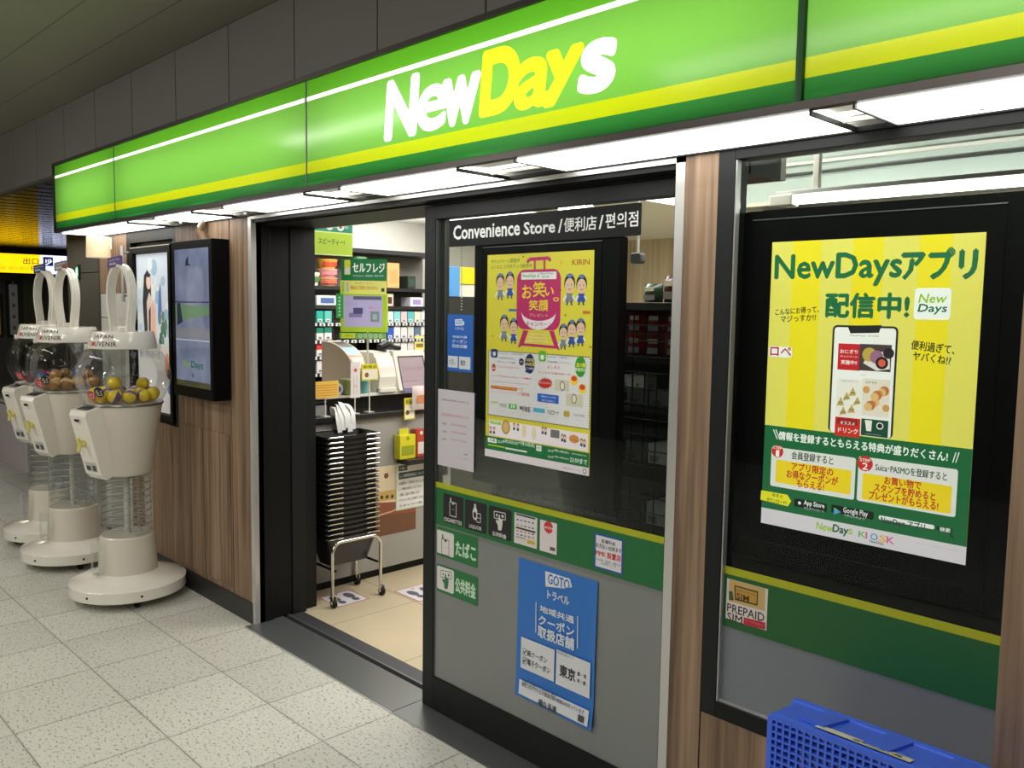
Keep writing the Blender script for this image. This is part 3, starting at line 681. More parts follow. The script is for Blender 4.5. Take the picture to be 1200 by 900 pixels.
# food row, green date strip, white foot
u0, v1 = K.co(295, 244); u1, v0 = K.co(757, 396); v1 = K.co(295, 244)[1]; v0 = K.co(290, 318)[1]
p.rect(u0, v0, u1, v1, (228, 216, 220))
K.rect(300, 248, 350, 272, (140, 180, 70)); K.txt('人気芸人', 306, 252, 346, 264, (240, 246, 230), .01)
K.circ(373, 282, .022, (176, 138, 80), .026); K.circ(373, 282, .015, (206, 172, 110), .018); K.circ(459, 298, .010, (220, 200, 160), .024); K.circ(505, 312, .010, (214, 204, 170), .022)
K.rect(583, 292, 624, 336, (110, 106, 110)); K.circ(693, 338, .022, (206, 140, 70), .014); K.rect(672, 342, 716, 346, (160, 90, 40))
for a, b in ((302, 288), (318, 290), (412, 272), (430, 276), (546, 290), (560, 293), (638, 324), (650, 328), (728, 346), (742, 350)):
    u, v = K.co(a, b); p.circ(u, v, .006, (40, 30, 30), .008, 10); p.circ(u, v - .002, .005, (228, 180, 150), .006, 10); p.rect(u - .005, v - .018, u + .005, v - .008, (70, 66, 90))
for a in (340, 430, 540, 600, 690): K.txt('東京限定品', a - 18, 300 + (a - 340) * .14 + 14, a + 22, 307 + (a - 340) * .14 + 14, (110, 100, 100))
vg1 = K.co(286, 322)[1]; vw1 = K.co(280, 382)[1]
p.rect(x0, vw1, x1, vg1, (24, 104, 56)); p.rect(x0, z0, x1, vw1, (214, 202, 208))
K.rect(289, 330, 330, 358, (226, 226, 220)); K.txt('応募', 296, 336, 324, 350, (60, 110, 80), .02); K.txt('2021年', 336, 342, 362, 358, (226, 236, 226)); K.txt('6月22日(火)', 362, 340, 430, 366, (232, 240, 232), .02); K.txt('~', 432, 352, 440, 358, (232, 240, 232)); K.txt('7月12日(月)', 442, 352, 508, 378, (232, 240, 232), .02)
K.rect(516, 366, 540, 396, (226, 226, 220)); K.txt('受付', 519, 374, 537, 388, (60, 110, 80), .02); K.txt('2021年', 570, 386, 596, 400, (226, 236, 226)); K.txt('7月13日(火)', 598, 386, 668, 408, (232, 240, 232), .02); K.txt('~順次発送予定', 678, 402, 752, 420, (226, 236, 226)); K.txt('2021年', 570, 414, 596, 428, (226, 236, 226)); K.txt('7月13日(火)', 598, 416, 668, 436, (232, 240, 232), .02); K.txt('23:59まで', 674, 424, 754, 456, (232, 240, 232), .02)
K.rect(290, 360, 368, 380, (176, 196, 40)); K.rect(372, 376, 472, 402, (226, 226, 214)); K.txt('応募はWEBから', 378, 382, 466, 396, (60, 90, 70))
K.txt('※画像はイメージです。', 292, 402, 370, 418, (120, 110, 114)); K.txt('飲酒は20歳になってから。', 642, 468, 726, 490, (120, 110, 114)); K.circ(742, 489, .008, (50, 46, 50)); K.circ(742, 489, .0055, (224, 214, 218))
tag(base.build('advertising_poster', None, (-2.03, YQ, z0)), 'yellow poster of a smiling pink train in the sliding door frame', 'poster')

# ---- stickers and notices
def sheet(name, label, cat, px_tl, px_br, rgb, yc, rough=.4, th=.0006, r=0, group=None):
    a = ony(*px_tl, yc); b = ony(*px_br, yc)
    mb = MB(); m_ = mat('ink', rgb, rough)
    mb.extr(rrect(a.x, b.z, b.x, a.z, r, 4) if r else [(a.x, b.z), (b.x, b.z), (b.x, a.z), (a.x, a.z)], lambda u, v, k: (u, yc + k, v), th, m_)
    p = Print(front(yc)); p.mb = mb; p.rough = rough
    def fin(): return tag(mb.build(name, None, ((a.x + b.x) / 2, yc, b.z)), label, cat, group)
    return p, fin, (a.x, b.z, b.x, a.z)
YS = .0826
Z4 = lambda p: Zoom(500, 560, 8.571, YS, p)
def cig_icon(z, a, b, s, c, bg):       # packet with a cigarette sticking out: a,b = top-left in zoom px
    z.p.line([z.co(a, b + 12 * s), z.co(a + 64 * s, b + 30 * s), z.co(a + 64 * s, b + 170 * s), z.co(a, b + 150 * s), z.co(a, b + 12 * s)], .0028 * s, c)
    z.poly([(a + 22 * s, b + 14 * s), (a + 46 * s, b + 22 * s), (a + 40 * s, b + 46 * s), (a + 26 * s, b + 40 * s)], c)
    z.poly([(a + 4 * s, b - 26 * s), (a + 12 * s, b - 26 * s), (a + 16 * s, b + 14 * s), (a + 4 * s, b + 10 * s)], c)
    z.txt('20本', a + 16 * s, b + 84 * s, a + 50 * s, b + 100 * s, c)
def hand_icon(z, a, b, s, c, bg):      # hand passing a bank note
    z.p.line([z.co(a, b), z.co(a + 112 * s, b + 22 * s), z.co(a + 112 * s, b + 90 * s), z.co(a, b + 68 * s), z.co(a, b)], .003 * s, c)
    z.circ(a + 26 * s, b + 40 * s, .005 * s, c); z.circ(a + 84 * s, b + 52 * s, .006 * s, c)
    z.poly([(a + 46 * s, b + 36 * s), (a + 58 * s, b + 38 * s), (a + 60 * s, b + 80 * s), (a + 84 * s, b + 92 * s), (a + 82 * s, b + 140 * s), (a + 72 * s, b + 196 * s), (a + 40 * s, b + 190 * s), (a + 36 * s, b + 140 * s), (a + 16 * s, b + 100 * s), (a + 24 * s, b + 84 * s), (a + 42 * s, b + 100 * s)], c)
WI = (214, 214, 210); BK = (26, 24, 26)
p, fin, _ = sheet('service_sticker', 'black sticker with white cigarette packet icon on green door band', 'sticker', (519.7, 577.5), (542.8, 618), BK, YS, r=.008)
z = Z4(p); cig_icon(z, 232, 226, 1, WI, BK); z.tx('CIGARETTES', 174, 390, 428, 354, WI, .02); fin()
p, fin, _ = sheet('service_sticker', 'black sticker with white bottle and glass icon on green door band', 'sticker', (545, 584.5), (570, 626.5), BK, YS, r=.008)
z = Z4(p); z.poly([(476, 262), (496, 264), (494, 292), (508, 330), (508, 400), (490, 428), (470, 410), (462, 390), (462, 330), (478, 290)], WI); z.circ(484, 372, .008, BK, .012)
z.p.line([z.co(502, 356), z.co(542, 364), z.co(540, 452), z.co(502, 442), z.co(502, 356)], .0026, WI); z.p.line([z.co(502, 400), z.co(540, 408)], .002, WI); z.tx('LIQUOR', 428, 460, 503, 552, WI, .02); fin()
p, fin, _ = sheet('service_sticker', 'black sticker with white hand and banknote icon on green door band', 'sticker', (572.8, 591.5), (599, 635), BK, YS, r=.008)
z = Z4(p); hand_icon(z, 678, 334, 1, WI, BK); z.tx('公共料金', 660, 532, 576, 800, WI, .06); fin()
p, fin, _ = sheet('payment_sticker', 'white sheet of small payment logos on green door band', 'sticker', (603, 600.3), (629, 643.5), (220, 214, 214), YS)
z = Z4(p)
for b, c in ((370, 0), (505, 0), (590, 0)): z.rect(896, b, 1092 if b < 590 else 992, b + 34 * (1 if b < 590 else .6), (60, 56, 60))
cols = [(70, 70, 80), (170, 60, 60), (90, 130, 190), (190, 120, 160), (60, 90, 60), (200, 150, 60), (120, 120, 130)]
for r_ in range(4):
    for k in range(5):
        a = 914 + 38 * k; b = (418, 470, 530, 566)[r_] + k * 9
        z.rect(a - 12, b - 9, a + 12, b + 11, cols[(r_ * 3 + k * 2) % 7], .002)
z.rect(1010, 618, 1086, 678, (214, 176, 50)); z.txt('WAON', 1016, 640, 1080, 664, (70, 60, 40), .02); z.txt('QUICPay  iD', 896, 612, 990, 634, (110, 120, 140)); fin()
p, fin, _ = sheet('payment_sticker', 'white card sticker with red round logo on green door band', 'sticker', (633, 608.7), (652, 650.5), (226, 216, 218), YS)
z = Zoom(500, 430, 4, YS, p); z.circ(571, 752, .021, (206, 52, 50)); z.txt('ATM', 552, 744, 592, 766, (244, 236, 234), .02); z.txt('Your Reward', 545, 790, 596, 804, (120, 80, 80)); z.txt('poisson', 545, 806, 590, 820, (120, 80, 80)); z.rect(578, 842, 602, 866, (90, 84, 86)); fin()
p, fin, bb = sheet('payment_sticker', 'white notice with blue border and red letters on green door band', 'sticker', (697, 624), (729.5, 674.5), (40, 74, 160), YS, r=.004)
p.rect(bb[0] + .006, bb[1] + .006, bb[2] - .006, bb[3] - .006, (222, 220, 224)); z = Zoom(580, 630, 3.75, YS, p)
for t, b, c, q in (('各種料金', (468, 5, 22, 530), BK, .04), ('お支払い出来ます', (445, 21, 41, 557), BK, .04), ('MMK 設置店', (444, 50, 77, 554), (190, 40, 40), .06), ('公共料金・電話料・通販代金', (444, 87, 98, 552), BK, 0), ('お気軽にどうぞ', (468, 106, 117, 532), BK, 0)): z.tx(t, *b, c, q)
fin()
Z5 = lambda p: Zoom(500, 600, 7.5, YS, p)
p, fin, bb = sheet('service_sticker', 'green sticker with white cigarette icon panel under the door band', 'sticker', (512, 616), (559.5, 666), (26, 112, 56), YS, r=.006)
z = Z5(p); z.rect(92, 150, 238, 404, (220, 216, 212), .008); cig_icon(z, 132, 222, .98, (50, 48, 50), None); z.tx('たばこ', 256, 250, 376, 432, (196, 226, 200), .06); fin()
p, fin, bb = sheet('service_sticker', 'green sticker with hand and banknote panel below the cigarette sticker', 'sticker', (512, 660), (559.5, 710.5), (26, 112, 56), YS, r=.006)
z = Z5(p); z.rect(92, 466, 238, 724, (220, 216, 212), .008); hand_icon(z, 122, 512, .85, (40, 110, 70), None); z.tx('公共料金', 254, 574, 700, 430, (196, 226, 200), .06); fin()
# blue travel-coupon poster on the frosted glass, lower edge curling
BL = (38, 112, 196)
ax, az = ony(607, 653, .081).x, ony(607, 653, .081).z; bx, bz = ony(700, 690, .081).x, ony(697, 857, .081).z
def curl(u, v, k):
    t = (v - bz) / (az - bz); s_ = (u - ax) / (bx - ax)
    y = .0835 - .012 * max(0, .16 - t) / .16 * (.3 + .7 * s_) - .006 * max(0, s_ - .93) / .07 * (1 - abs(t - .5))
    return (u + .006 * (t - .5), y - k - .001, v)
mb = MB(); nu, nv = 16, 48; m_ = mat('blue_poster_paper', BL, .35)
vs = [curl(ax + (bx - ax) * i / nu, bz + (az - bz) * j / nv, -.0003) for j in range(nv + 1) for i in range(nu + 1)]
mb.add(vs, [(j * (nu + 1) + i, j * (nu + 1) + i + 1, (j + 1) * (nu + 1) + i + 1, (j + 1) * (nu + 1) + i) for j in range(nv) for i in range(nu)], m_, True)
p = Print(curl, 0, .35, .0002); p.d = .0008; p.mb = mb; z = Zoom(580, 630, 3.75, .081, p)
z.poly([(218, 146), (300, 172), (326, 180), (336, 216), (310, 224), (220, 214)], (226, 226, 226)); z.tx('GOTO', 231, 157, 200, 326, BL, .05); z.tx('トラベル', 230, 230, 266, 325, (214, 222, 232), .07)
for a, b, c, d_ in ((178, 282, 182, 418), (361, 344, 365, 488)): z.poly([(a, b), (c, b), (c, d_), (a, d_)], (206, 216, 230))
for t, b in (('地域共通', (198, 294, 324, 348)), ('クーポン', (194, 336, 378, 349)), ('取扱店舗', (191, 384, 434, 350))): z.tx(t, *b, (214, 222, 232), .07)
def subdrect(a, b, c, d_, rgb):
    u0, v1_, u1, v0_ = z.b(a, b, c, d_)
    n_ = 16
    for j in range(n_):
        q0 = v0_ + (v1_ - v0_) * j / n_; q1 = v0_ + (v1_ - v0_) * (j + 1) / n_
        p.mb.add([curl(u0, q0, p.d + .00006), curl(u1, q0, p.d + .00006), curl(u1, q1, p.d + .00006), curl(u0, q1, p.d + .00006)], [(0, 1, 2, 3)], mat('ink', rgb, .35))
    p.d += .00006
subdrect(118, 434, 262, 634, (218, 220, 224)); subdrect(273, 490, 420, 708, (218, 220, 224)); subdrect(112, 620, 420, 828, (218, 220, 224))
DK = (54, 54, 58)
for t, b, q in (('☑紙クーポン', (126, 484, 513, 232), .03), ('☑電子クーポン', (126, 522, 552, 246), .03), ('東京', (289, 554, 606, 357), .07), ('都・道', (366, 586, 604, 406), .03), ('府・県', (366, 617, 634, 404), .03), ('新型コロナウイルス感染対策の取組みを行っています', (126, 632, 650, 404), .01), ('横山 弘道', (202, 704, 732, 282), .05), ('上記に同意して利用します', (124, 616, 634, 280), .0)): z.tx(t, *b, DK, q)
z.rect(378, 772, 404, 812, (70, 70, 74)); z.tx('※利用対象エリア', 276, 492, 506, 352, (110, 112, 118))
tag(mb.build('coupon_poster', None, ((ax + bx) / 2, .082, bz)), 'large blue coupon poster taped to frosted lower door glass', 'poster')
# small blue poster and white notice at the door's leading edge
p, fin, bb = sheet('coupon_poster', 'small blue coupon poster on door glass above the white notice', 'poster', (524.7, 368.5), (553.5, 437), (30, 96, 186), YS)
z = Zoom(500, 350, 4.286, YS, p); z.poly([(142, 104), (176, 102), (190, 120), (186, 134), (144, 136)], (214, 222, 232)); z.txt('GOTO', 148, 108, 182, 130, (30, 96, 186), .05); z.txt('トラベル', 145, 142, 187, 160, (214, 222, 232), .02)
for t, b in (('地域共通', (130, 184, 202, 200)), ('クーポン', (128, 204, 202, 226)), ('取扱店舗', (128, 228, 202, 250))): z.txt(t, *b, (214, 222, 232), .03)
z.rect(108, 286, 156, 348, (210, 214, 220)); z.rect(163, 290, 219, 358, (210, 214, 220)); z.txt('東京', 170, 308, 194, 338, DK, .04); z.txt('☑紙\n☑電子', 113, 302, 146, 334, DK); fin()
p, fin, bb = sheet('opening_notice', 'white paper notice with pink lines on door glass under small blue poster', 'notice', (513.5, 455.5), (555, 553.5), (206, 200, 208), YS)
z = Zoom(500, 350, 4.286, YS, p)
z.txt('営業時間変更のお知らせ', 76, 502, 210, 528, DK, .02); z.txt('お客様にはご不便をおかけ致しますがご了承ください', 74, 540, 214, 560, (120, 116, 122))
for t, b in (('緊急事態宣言発令中につき', (76, 572, 212, 608)), ('6:30-20:00', (122, 626, 200, 648)), ('7:00-20:00', (122, 664, 200, 686)), ('7:00-19:00', (122, 702, 200, 724))): z.txt(t, *b, (200, 110, 130), .01)
for t, b in (('平日', (78, 620, 98, 636)), ('土曜', (78, 660, 98, 674)), ('日祝', (78, 698, 98, 712)), ('店長', (186, 776, 206, 790)), ('NewDays 駅店', (128, 792, 212, 812))): z.txt(t, *b, DK, .01)
fin()
# prepaid-SIM card sticker
p, fin, bb = sheet('sim_card_sticker', 'square card sticker with gold chip picture on green window band', 'sticker', (852, 677.5), (898, 739), (218, 208, 204), .0142)
z = Zoom(780, 640, 2.857, .0142, p); z.poly([(214, 110), (334, 142), (332, 218), (212, 184)], (200, 168, 104)); z.poly([(230, 130), (310, 152), (308, 200), (232, 180)], (60, 44, 24)); z.poly([(234, 135), (306, 156), (304, 194), (236, 176)], (190, 146, 60))
z.poly([(212, 150), (224, 152), (228, 182), (212, 180)], (70, 80, 40)); z.tx('JAPAN TRAVEL', 238, 144, 151, 304, (90, 64, 30)); z.tx('SIM', 238, 155, 177, 280, (80, 56, 26), .02)
z.tx('PREPAID', 207, 190, 217, 332, (30, 26, 28), .03); z.tx('SIM', 207, 221, 248, 257, (30, 26, 28), .03); z.poly([(262, 238), (334, 256), (334, 280), (260, 262)], (190, 40, 56)); z.txt('for travelers', 266, 246, 326, 266, (240, 220, 220)); fin()

# ================================================================== WALL OF THE CORRIDOR SIDE
def copy_tree(o, parent=None):
    c = o.copy(); COL.objects.link(c); c.parent = parent
    for ch in list(o.children): copy_tree(ch, c)
    return c
# hanging digital screen
t = thing('digital_screen', 'thick black digital signage screen on wood wall beside the entrance', 'screen', (-4.305, -.05, 1.11))
pb = MB().box(-4.545, -4.068, -.095, -.001, 1.108, 1.918, M_GLOSSBLACK); pb.build('casing', t, None, .004)
def screen_mat():
    n = NT('lit_screen'); P, s = n.geo()
    nz = n.n('ShaderNodeTexNoise', i_Scale=5.0, i_Detail=3.0); n.l(P, nz.inputs[0])
    c = n.ramp(nz.outputs[0], [(.3, (84, 92, 116)), (.55, (104, 112, 136)), (.75, (120, 128, 148))])
    n.l(c, n.b.inputs['Base Color']); n.l(c, n.b.inputs['Emission Color']); n.b.inputs['Emission Strength'].default_value = .55
    n.b.inputs['Roughness'].default_value = .06; return n.m
p = Print(front(-.0955), .45, .15); sx0, sx1, sz0, sz1 = -4.50, -4.10, 1.165, 1.875
p.mb.box(sx0, sx1, -.0965, -.095, sz0, sz1, screen_mat()); p.d = .0012
p.rect(sx0, 1.60, sx1, 1.606, (40, 44, 56)); p.rect(sx0, 1.42, sx1, 1.47, (110, 112, 124)); p.rect(sx0, 1.405, sx1, 1.41, (170, 172, 180))
p.poly([(sx0, 1.50), (sx1, 1.54), (sx1, 1.58), (sx0, 1.59)], (92, 124, 92)); p.poly([(sx0 + .02, 1.595), (sx0 + .06, 1.6), (sx0 + .09, 1.5), (sx0 + .02, 1.48)], (44, 50, 66))
p.poly([(-4.36, 1.82), (-4.33, 1.84), (-4.33, 1.8), (-4.30, 1.79), (-4.37, 1.79)], (40, 46, 60))
p.txt('New', -4.42, 1.265, -4.32, 1.30, (120, 150, 70), .05, .1); p.txt('Days', -4.32, 1.255, -4.18, 1.30, (30, 96, 80), .05, .1); p.circ(-4.30, 1.225, .012, (70, 90, 110))
p.rect(sx0, sz0, sx1, sz0 + .03, (60, 62, 44))
p.mb.build('display', t)
pb = MB(); pb.tube([(-4.32, -.02, 2.02), (-4.33, -.03, 1.97), (-4.30, -.02, 1.92)], .02, mat('brown_tape', (120, 92, 62), .6), 10)
pb.tube([(-4.31, -.03, 2.02), (-4.28, -.06, 1.99), (-4.24, -.05, 2.03)], .008, M_WHITE, 8)
tag(pb.build('cable_conduit', None, (-4.32, -.02, 1.92)), 'brown taped cable conduit running from soffit to top of the digital screen', 'conduit')
# framed poster of a woman in the bay
t = thing('wall_poster_frame', 'slim black poster frame set in the dark wall bay beside the digital screen', 'poster frame', (-5.06, .0, .93))
pb = MB()
for q in ((-5.345, -5.31, .92, 1.925), (-4.80, -4.765, .92, 1.925)): pb.box(q[0], q[1], -.012, .03, q[2], q[3], M_GLOSSBLACK)
pb.box(-5.31, -4.80, -.012, .03, 1.89, 1.925, M_GLOSSBLACK); pb.box(-5.31, -4.80, -.012, .03, .92, .955, M_GLOSSBLACK); pb.box(-5.31, -4.80, .012, .03, .955, 1.89, M_BLACK)
pb.box(-5.345, -4.765, -.013, -.011, 1.921, 1.925, M_ALU)
pb.build('frame', t, None, .002)
p = Print(front(.010), .30); p.mb.box(-5.305, -4.805, .010, .0115, .96, 1.885, mat('ink', (196, 206, 216), .4, 0, .30))
for k in range(26):
    a = -5.29 + .47 * random.random(); b = 1.40 + .46 * random.random(); p.circ(a, b, .02 + .04 * random.random(), random.choice([(176, 196, 214), (208, 214, 218), (150, 178, 196), (214, 220, 214)]), None, 10)
for k in range(14):
    a = -4.93 + .09 * (random.random() - .5); b = 1.36 + .17 * random.random(); p.circ(a, b, .022, random.choice([(52, 92, 70), (72, 112, 82), (96, 128, 110)]), .03, 9)
p.poly([(-5.20, 1.42), (-5.22, 1.60), (-5.19, 1.76), (-5.14, 1.79), (-5.09, 1.74), (-5.09, 1.62), (-5.12, 1.40)], (52, 46, 50))
p.circ(-5.125, 1.72, .035, (226, 190, 170), .045); p.poly([(-5.18, 1.74), (-5.15, 1.79), (-5.09, 1.76), (-5.11, 1.745), (-5.15, 1.75)], (46, 40, 44))
p.poly([(-5.15, 1.36), (-5.16, 1.60), (-5.12, 1.66), (-5.06, 1.60), (-5.0, 1.36)], (214, 196, 186)); p.poly([(-5.10, 1.36), (-5.09, 1.56), (-5.06, 1.62), (-5.03, 1.55), (-5.04, 1.36)], (222, 172, 150))
p.poly([(-5.0, 1.50), (-4.98, 1.66), (-4.95, 1.72), (-4.94, 1.55)], (86, 110, 170)); p.poly([(-5.14, 1.36), (-5.13, 1.55), (-5.10, 1.58), (-5.11, 1.36)], (60, 52, 54))
p.rect(-5.305, .96, -4.805, 1.36, (206, 200, 196)); p.circ(-4.88, 1.24, .035, (206, 140, 112), .07); p.circ(-4.86, 1.19, .025, (60, 50, 50), .03); p.circ(-4.84, 1.10, .04, (90, 110, 170), .03); p.txt('夏のきらきら旅', -5.28, 1.27, -4.98, 1.32, (90, 100, 130), .02)
tag(p.mb.build('advertising_poster', None, (-5.055, .0105, .96)), 'pale blue poster of a long haired woman in slim black wall frame', 'poster')
pb = MB(); pb.tube([(-5.405, -.035, 1.60), (-5.405, -.035, 1.94)], .010, M_ALU, 10)
for z_ in (1.64, 1.90): pb.tube([(-5.405, -.035, z_), (-5.405, .002, z_)], .007, M_ALU, 8)
tag(pb.build('pull_handle', None, (-5.405, 0, 1.6)), 'silver vertical pull handle on dark bay edge beside the poster frame', 'handle')
# lamp box under the soffit and white wall paper
t = thing('hanging_lamp', 'small white box lamp hanging from soffit end above the dispensers', 'lamp', (-5.56, -.12, 1.86))
pb = MB().lathe([(.068, 1.868), (.07, 1.872), (.066, 1.99), (.06, 1.996)], mat('lamp_opal', (226, 206, 168), .4, 0, .5), (-5.56, -.12), 18); pb.build('shade', t)
pb = MB().lathe([(.012, 1.99), (.012, 2.03)], M_ALU, (-5.56, -.12), 10).box(-5.59, -5.53, -.15, -.09, 2.008, 2.024, M_ALU); pb.build('mount', t)
p = Print(front(-.0015)); p.mb.box(-5.80, -5.675, -.0015, 0, 1.93, 2.005, mat('ink', (226, 226, 222), .5)); p.txt('防犯カメラ作動中', -5.79, 1.975, -5.69, 1.99, (120, 120, 120)); p.txt('管理者', -5.77, 1.945, -5.71, 1.96, (120, 120, 120))
tag(p.mb.build('wall_notice', None, (-5.74, 0, 1.93)), 'small white paper notice on wood cladding near the hanging lamp', 'notice')

# ================================================================== CAPSULE DISPENSERS
M_IV = mat('ivory_plastic', (222, 214, 199), .35, coat=.2); M_IV2 = mat('ivory_gloss', (238, 233, 222), .14, coat=.6)
M_GREYP = mat('grey_print', (96, 92, 90), .4)
A0 = math.radians(-20); AF = math.radians(-78)
def pol(r, a, z): return (r * math.cos(a), r * math.sin(a), z)
def cone_print(r0, z0_, r1, z1_, am):
    def fn(u, v, d):
        t = (v - z0_) / (z1_ - z0_); r = r0 + (r1 - r0) * t + d
        a = am + u / r0; return (r * math.cos(a), r * math.sin(a), v)
    return fn
def dispenser(loc, label, plaque_cols):
    t = thing('capsule_dispenser', label, 'capsule dispenser', loc, 0, 'capsule dispensers along the wood wall')
    def bl(mb, n, parent=t, bev=0, ang=35): return mb.build(n, parent, None, bev, True, ang)
    mb = MB().lathe([(.270, .046), (.292, .048), (.295, .052), (.295, .106), (.291, .110), (.155, .154), (.150, .154)], M_IV2, n=64)
    bl(mb, 'base')
    for a in (-62, -8, 60, 120, 180, 240):
        q = pol(.2945, math.radians(a), .078); bl(MB().ball(q, .0065, M_BLACK, 6), 'base_screw')
    for a in (-100, -10, 80, 170):
        x, y, _ = pol(.22, math.radians(a), 0)
        c = bl(MB().lathe([(.014, .036), (.014, .052)], M_DARK, (x, y), 10).box(x - .016, x + .016, y - .004, y + .004, .014, .040, M_DARK), 'caster')
        vs = MB(); pr = [(y - .012, .022), (y - .012, .022)]
        k = 14; v_ = [(x + .021 * math.cos(2 * PI * i / k), y + s_ * .010, .021 + .021 * math.sin(2 * PI * i / k)) for s_ in (-1, 1) for i in range(k)]
        vs.add(v_, [tuple(range(k)), tuple(reversed(range(k, 2 * k)))] + [(i, k + i, k + (i + 1) % k, (i + 1) % k) for i in range(k)], M_BLACK); vs.build('wheel', c, None, 0, True)
    bl(MB().lathe([(.152, .150), (.150, .158), (.137, .345), (.130, .352), (.05, .352)], M_IV, n=56), 'pedestal')
    bl(MB().lathe([(.133, .352), (.133, .69)], M_ACRYL, n=56, cap0=False, cap1=False), 'clear_tube')
    mb = MB(); mb.tube([(0, 0, .352), (0, 0, .69)], .016, mat('white_pole', (214, 210, 202), .3), 14); bl(mb, 'centre_pole')
    mb = MB()
    mb.tube([(.122 * math.cos(i * .42), .122 * math.sin(i * .42), .36 + .31 * i / 120) for i in range(121)], .0022, mat('clear_track', (176, 178, 174), .2, coat=.5), 6)
    mb.tube([(.075 * math.cos(i * .42 + .6), .075 * math.sin(i * .42 + .6), .36 + .31 * i / 120) for i in range(121)], .0018, mat('clear_track', (176, 178, 174), .2, coat=.5), 6); bl(mb, 'spiral_track')
    bl(MB().lathe([(.05, .69), (.128, .682), (.137, .692), (.190, 1.058), (.192, 1.066), (.186, 1.068)], M_IV, n=56), 'hopper')
    mb = MB().lathe([(.195, 1.056), (.197, 1.062), (.195, 1.068)], mat('grey_ring', (120, 116, 110), .3, .5), n=56, cap0=False, cap1=False); bl(mb, 'hopper_ring')
    # coin mechanism on the front
    ca, sa = math.cos(AF), math.sin(AF)
    fn = lambda u, v, d: (u * ca - (d - .075) * sa, u * sa + (d - .075) * ca, v)
    mb = MB().extr([(.09, .70), (.155, .672), (.182, .70), (.262, 1.015), (.252, 1.04), (.17, 1.062), (.09, 1.06)], fn, .15, M_IV2)
    cb = bl(mb, 'coin_box', t, .004)
    mb = MB(); q = fn(.232, .87, .075); mb.ball(q, .018, mat('pale_yellow_knob', (216, 206, 120), .3), 10)
    a_ = fn(.262, .90, .075); b_ = fn(.256, .83, .075); mb.tube([a_, fn(.25, .865, .075), b_], .011, mat('pale_yellow_knob', (216, 206, 120), .3), 8); mb.build('turn_knob', cb, None, 0, True)
    p = Print(lambda u, v, d: fn(.252 + (.17 - .252) * (v) + .0 * u, 1.04 + .022 * v + .001 + d, .075 + u)); p.rect(-.055, .2, .055, .7, (40, 42, 48)); p.rect(-.03, .78, .03, .92, (110, 112, 120)); p.mb.build('price_label', cb, None, 0, True)
    mb = MB(); mb.extr([(.2635, .985), (.2655, .99), (.2655, .998), (.2635, .998)], lambda u, v, d: fn(u, v, .055 + d), .04, M_BLACK); mb.build('coin_slot', cb, None, 0, True)
    p = Print(lambda u, v, d: fn(.182 + (v - .70) * .254 + .001 + d, v, .075 + u)); p.rect(-.05, .715, .05, .765, (190, 188, 182)); p.rect(-.045, .72, -.005, .745, (60, 60, 64)); p.rect(.01, .72, .045, .75, (80, 80, 84)); p.mb.build('info_label', cb, None, 0, True)
    x, y, _ = pol(.168, AF, 0)
    mb = MB().lathe([(.030, .165), (.036, .19), (.038, .27), (.034, .335)], M_ACRYL, (x, y), 20, True, False); bl(mb, 'catch_cup')
    # globe: a clear shell narrowing to the lid
    prof = []
    for i in range(19):
        f = i / 18; z_ = 1.066 + .298 * f
        r = .187 + (.237 - .187) * math.sin(min(1, f / .46) * PI / 2) if f < .46 else .155 + (.237 - .155) * math.cos((f - .46) / .54 * PI / 2) ** .62
        prof.append((max(r, .155), z_))
    gl = bl(MB().lathe(prof, M_ACRYL, n=64, cap0=False, cap1=False), 'globe', t, 0, 80)
    def gr(z_):
        for (ra, za), (rb, zb) in zip(prof[:-1], prof[1:]):
            if za <= z_ <= zb: return ra + (rb - ra) * (z_ - za) / (zb - za)
        return .19
    def gfn(am):
        def f(u, v, d): r = gr(v) + .001 + d; a = am + u / .22; return (r * math.cos(a), r * math.sin(a), v)
        return f
    for am, zc, col, txt_ in ((-64, 1.118, (196, 58, 58), 'カプ'), (-51, 1.138, (26, 26, 28), 'らく')):
        p = Print(gfn(math.radians(am))); p.circ(0, zc, .027, col); p.txt(txt_, -.017, zc - .010, .017, zc + .012, (232, 226, 222), .03); p.txt('CAPSULE', -.014, zc - .017, .014, zc - .011, (232, 226, 222), .02)
        o = p.mb.build('round_sticker', gl, None, 0, True)
    p = Print(gfn(math.radians(-66))); p.txt('うれしい', -.022, 1.166, .022, 1.182, (28, 28, 30), .05, 0, .35); p.txt('LUCKY', -.016, 1.152, .02, 1.164, (28, 28, 30), .04, 0, .3); p.mb.build('script_sticker', gl, None, 0, True)
    mb = MB().lathe([(.075, 1.205), (.078, 1.208), (.075, 1.211)], M_ACRYL, (.03, .0), 30); bl(mb, 'inner_disc')
    mb = MB().lathe([(.010, 1.066), (.010, 1.362)], M_ACRYL, n=12); bl(mb, 'inner_rod')
    mb = MB().lathe([(.150, 1.352), (.172, 1.356), (.174, 1.362), (.157, 1.438), (.150, 1.446), (.02, 1.446)], M_IV2, n=64)
    lid = bl(mb, 'lid')
    for a in (-100, 62):
        q = [pol(r, math.radians(a + k), z_) for z_ in (1.35, 1.378) for r, k in ((.165, -4), (.187, -4), (.187, 4), (.165, 4))]
        MB().add(q, [(0, 1, 2, 3), (7, 6, 5, 4), (0, 4, 5, 1), (1, 5, 6, 2), (2, 6, 7, 3), (3, 7, 4, 0)], M_IV2).build('lid_clip', lid, None, 0, True)
    p = Print(cone_print(.1745, 1.362, .1575, 1.438, math.radians(-55)))
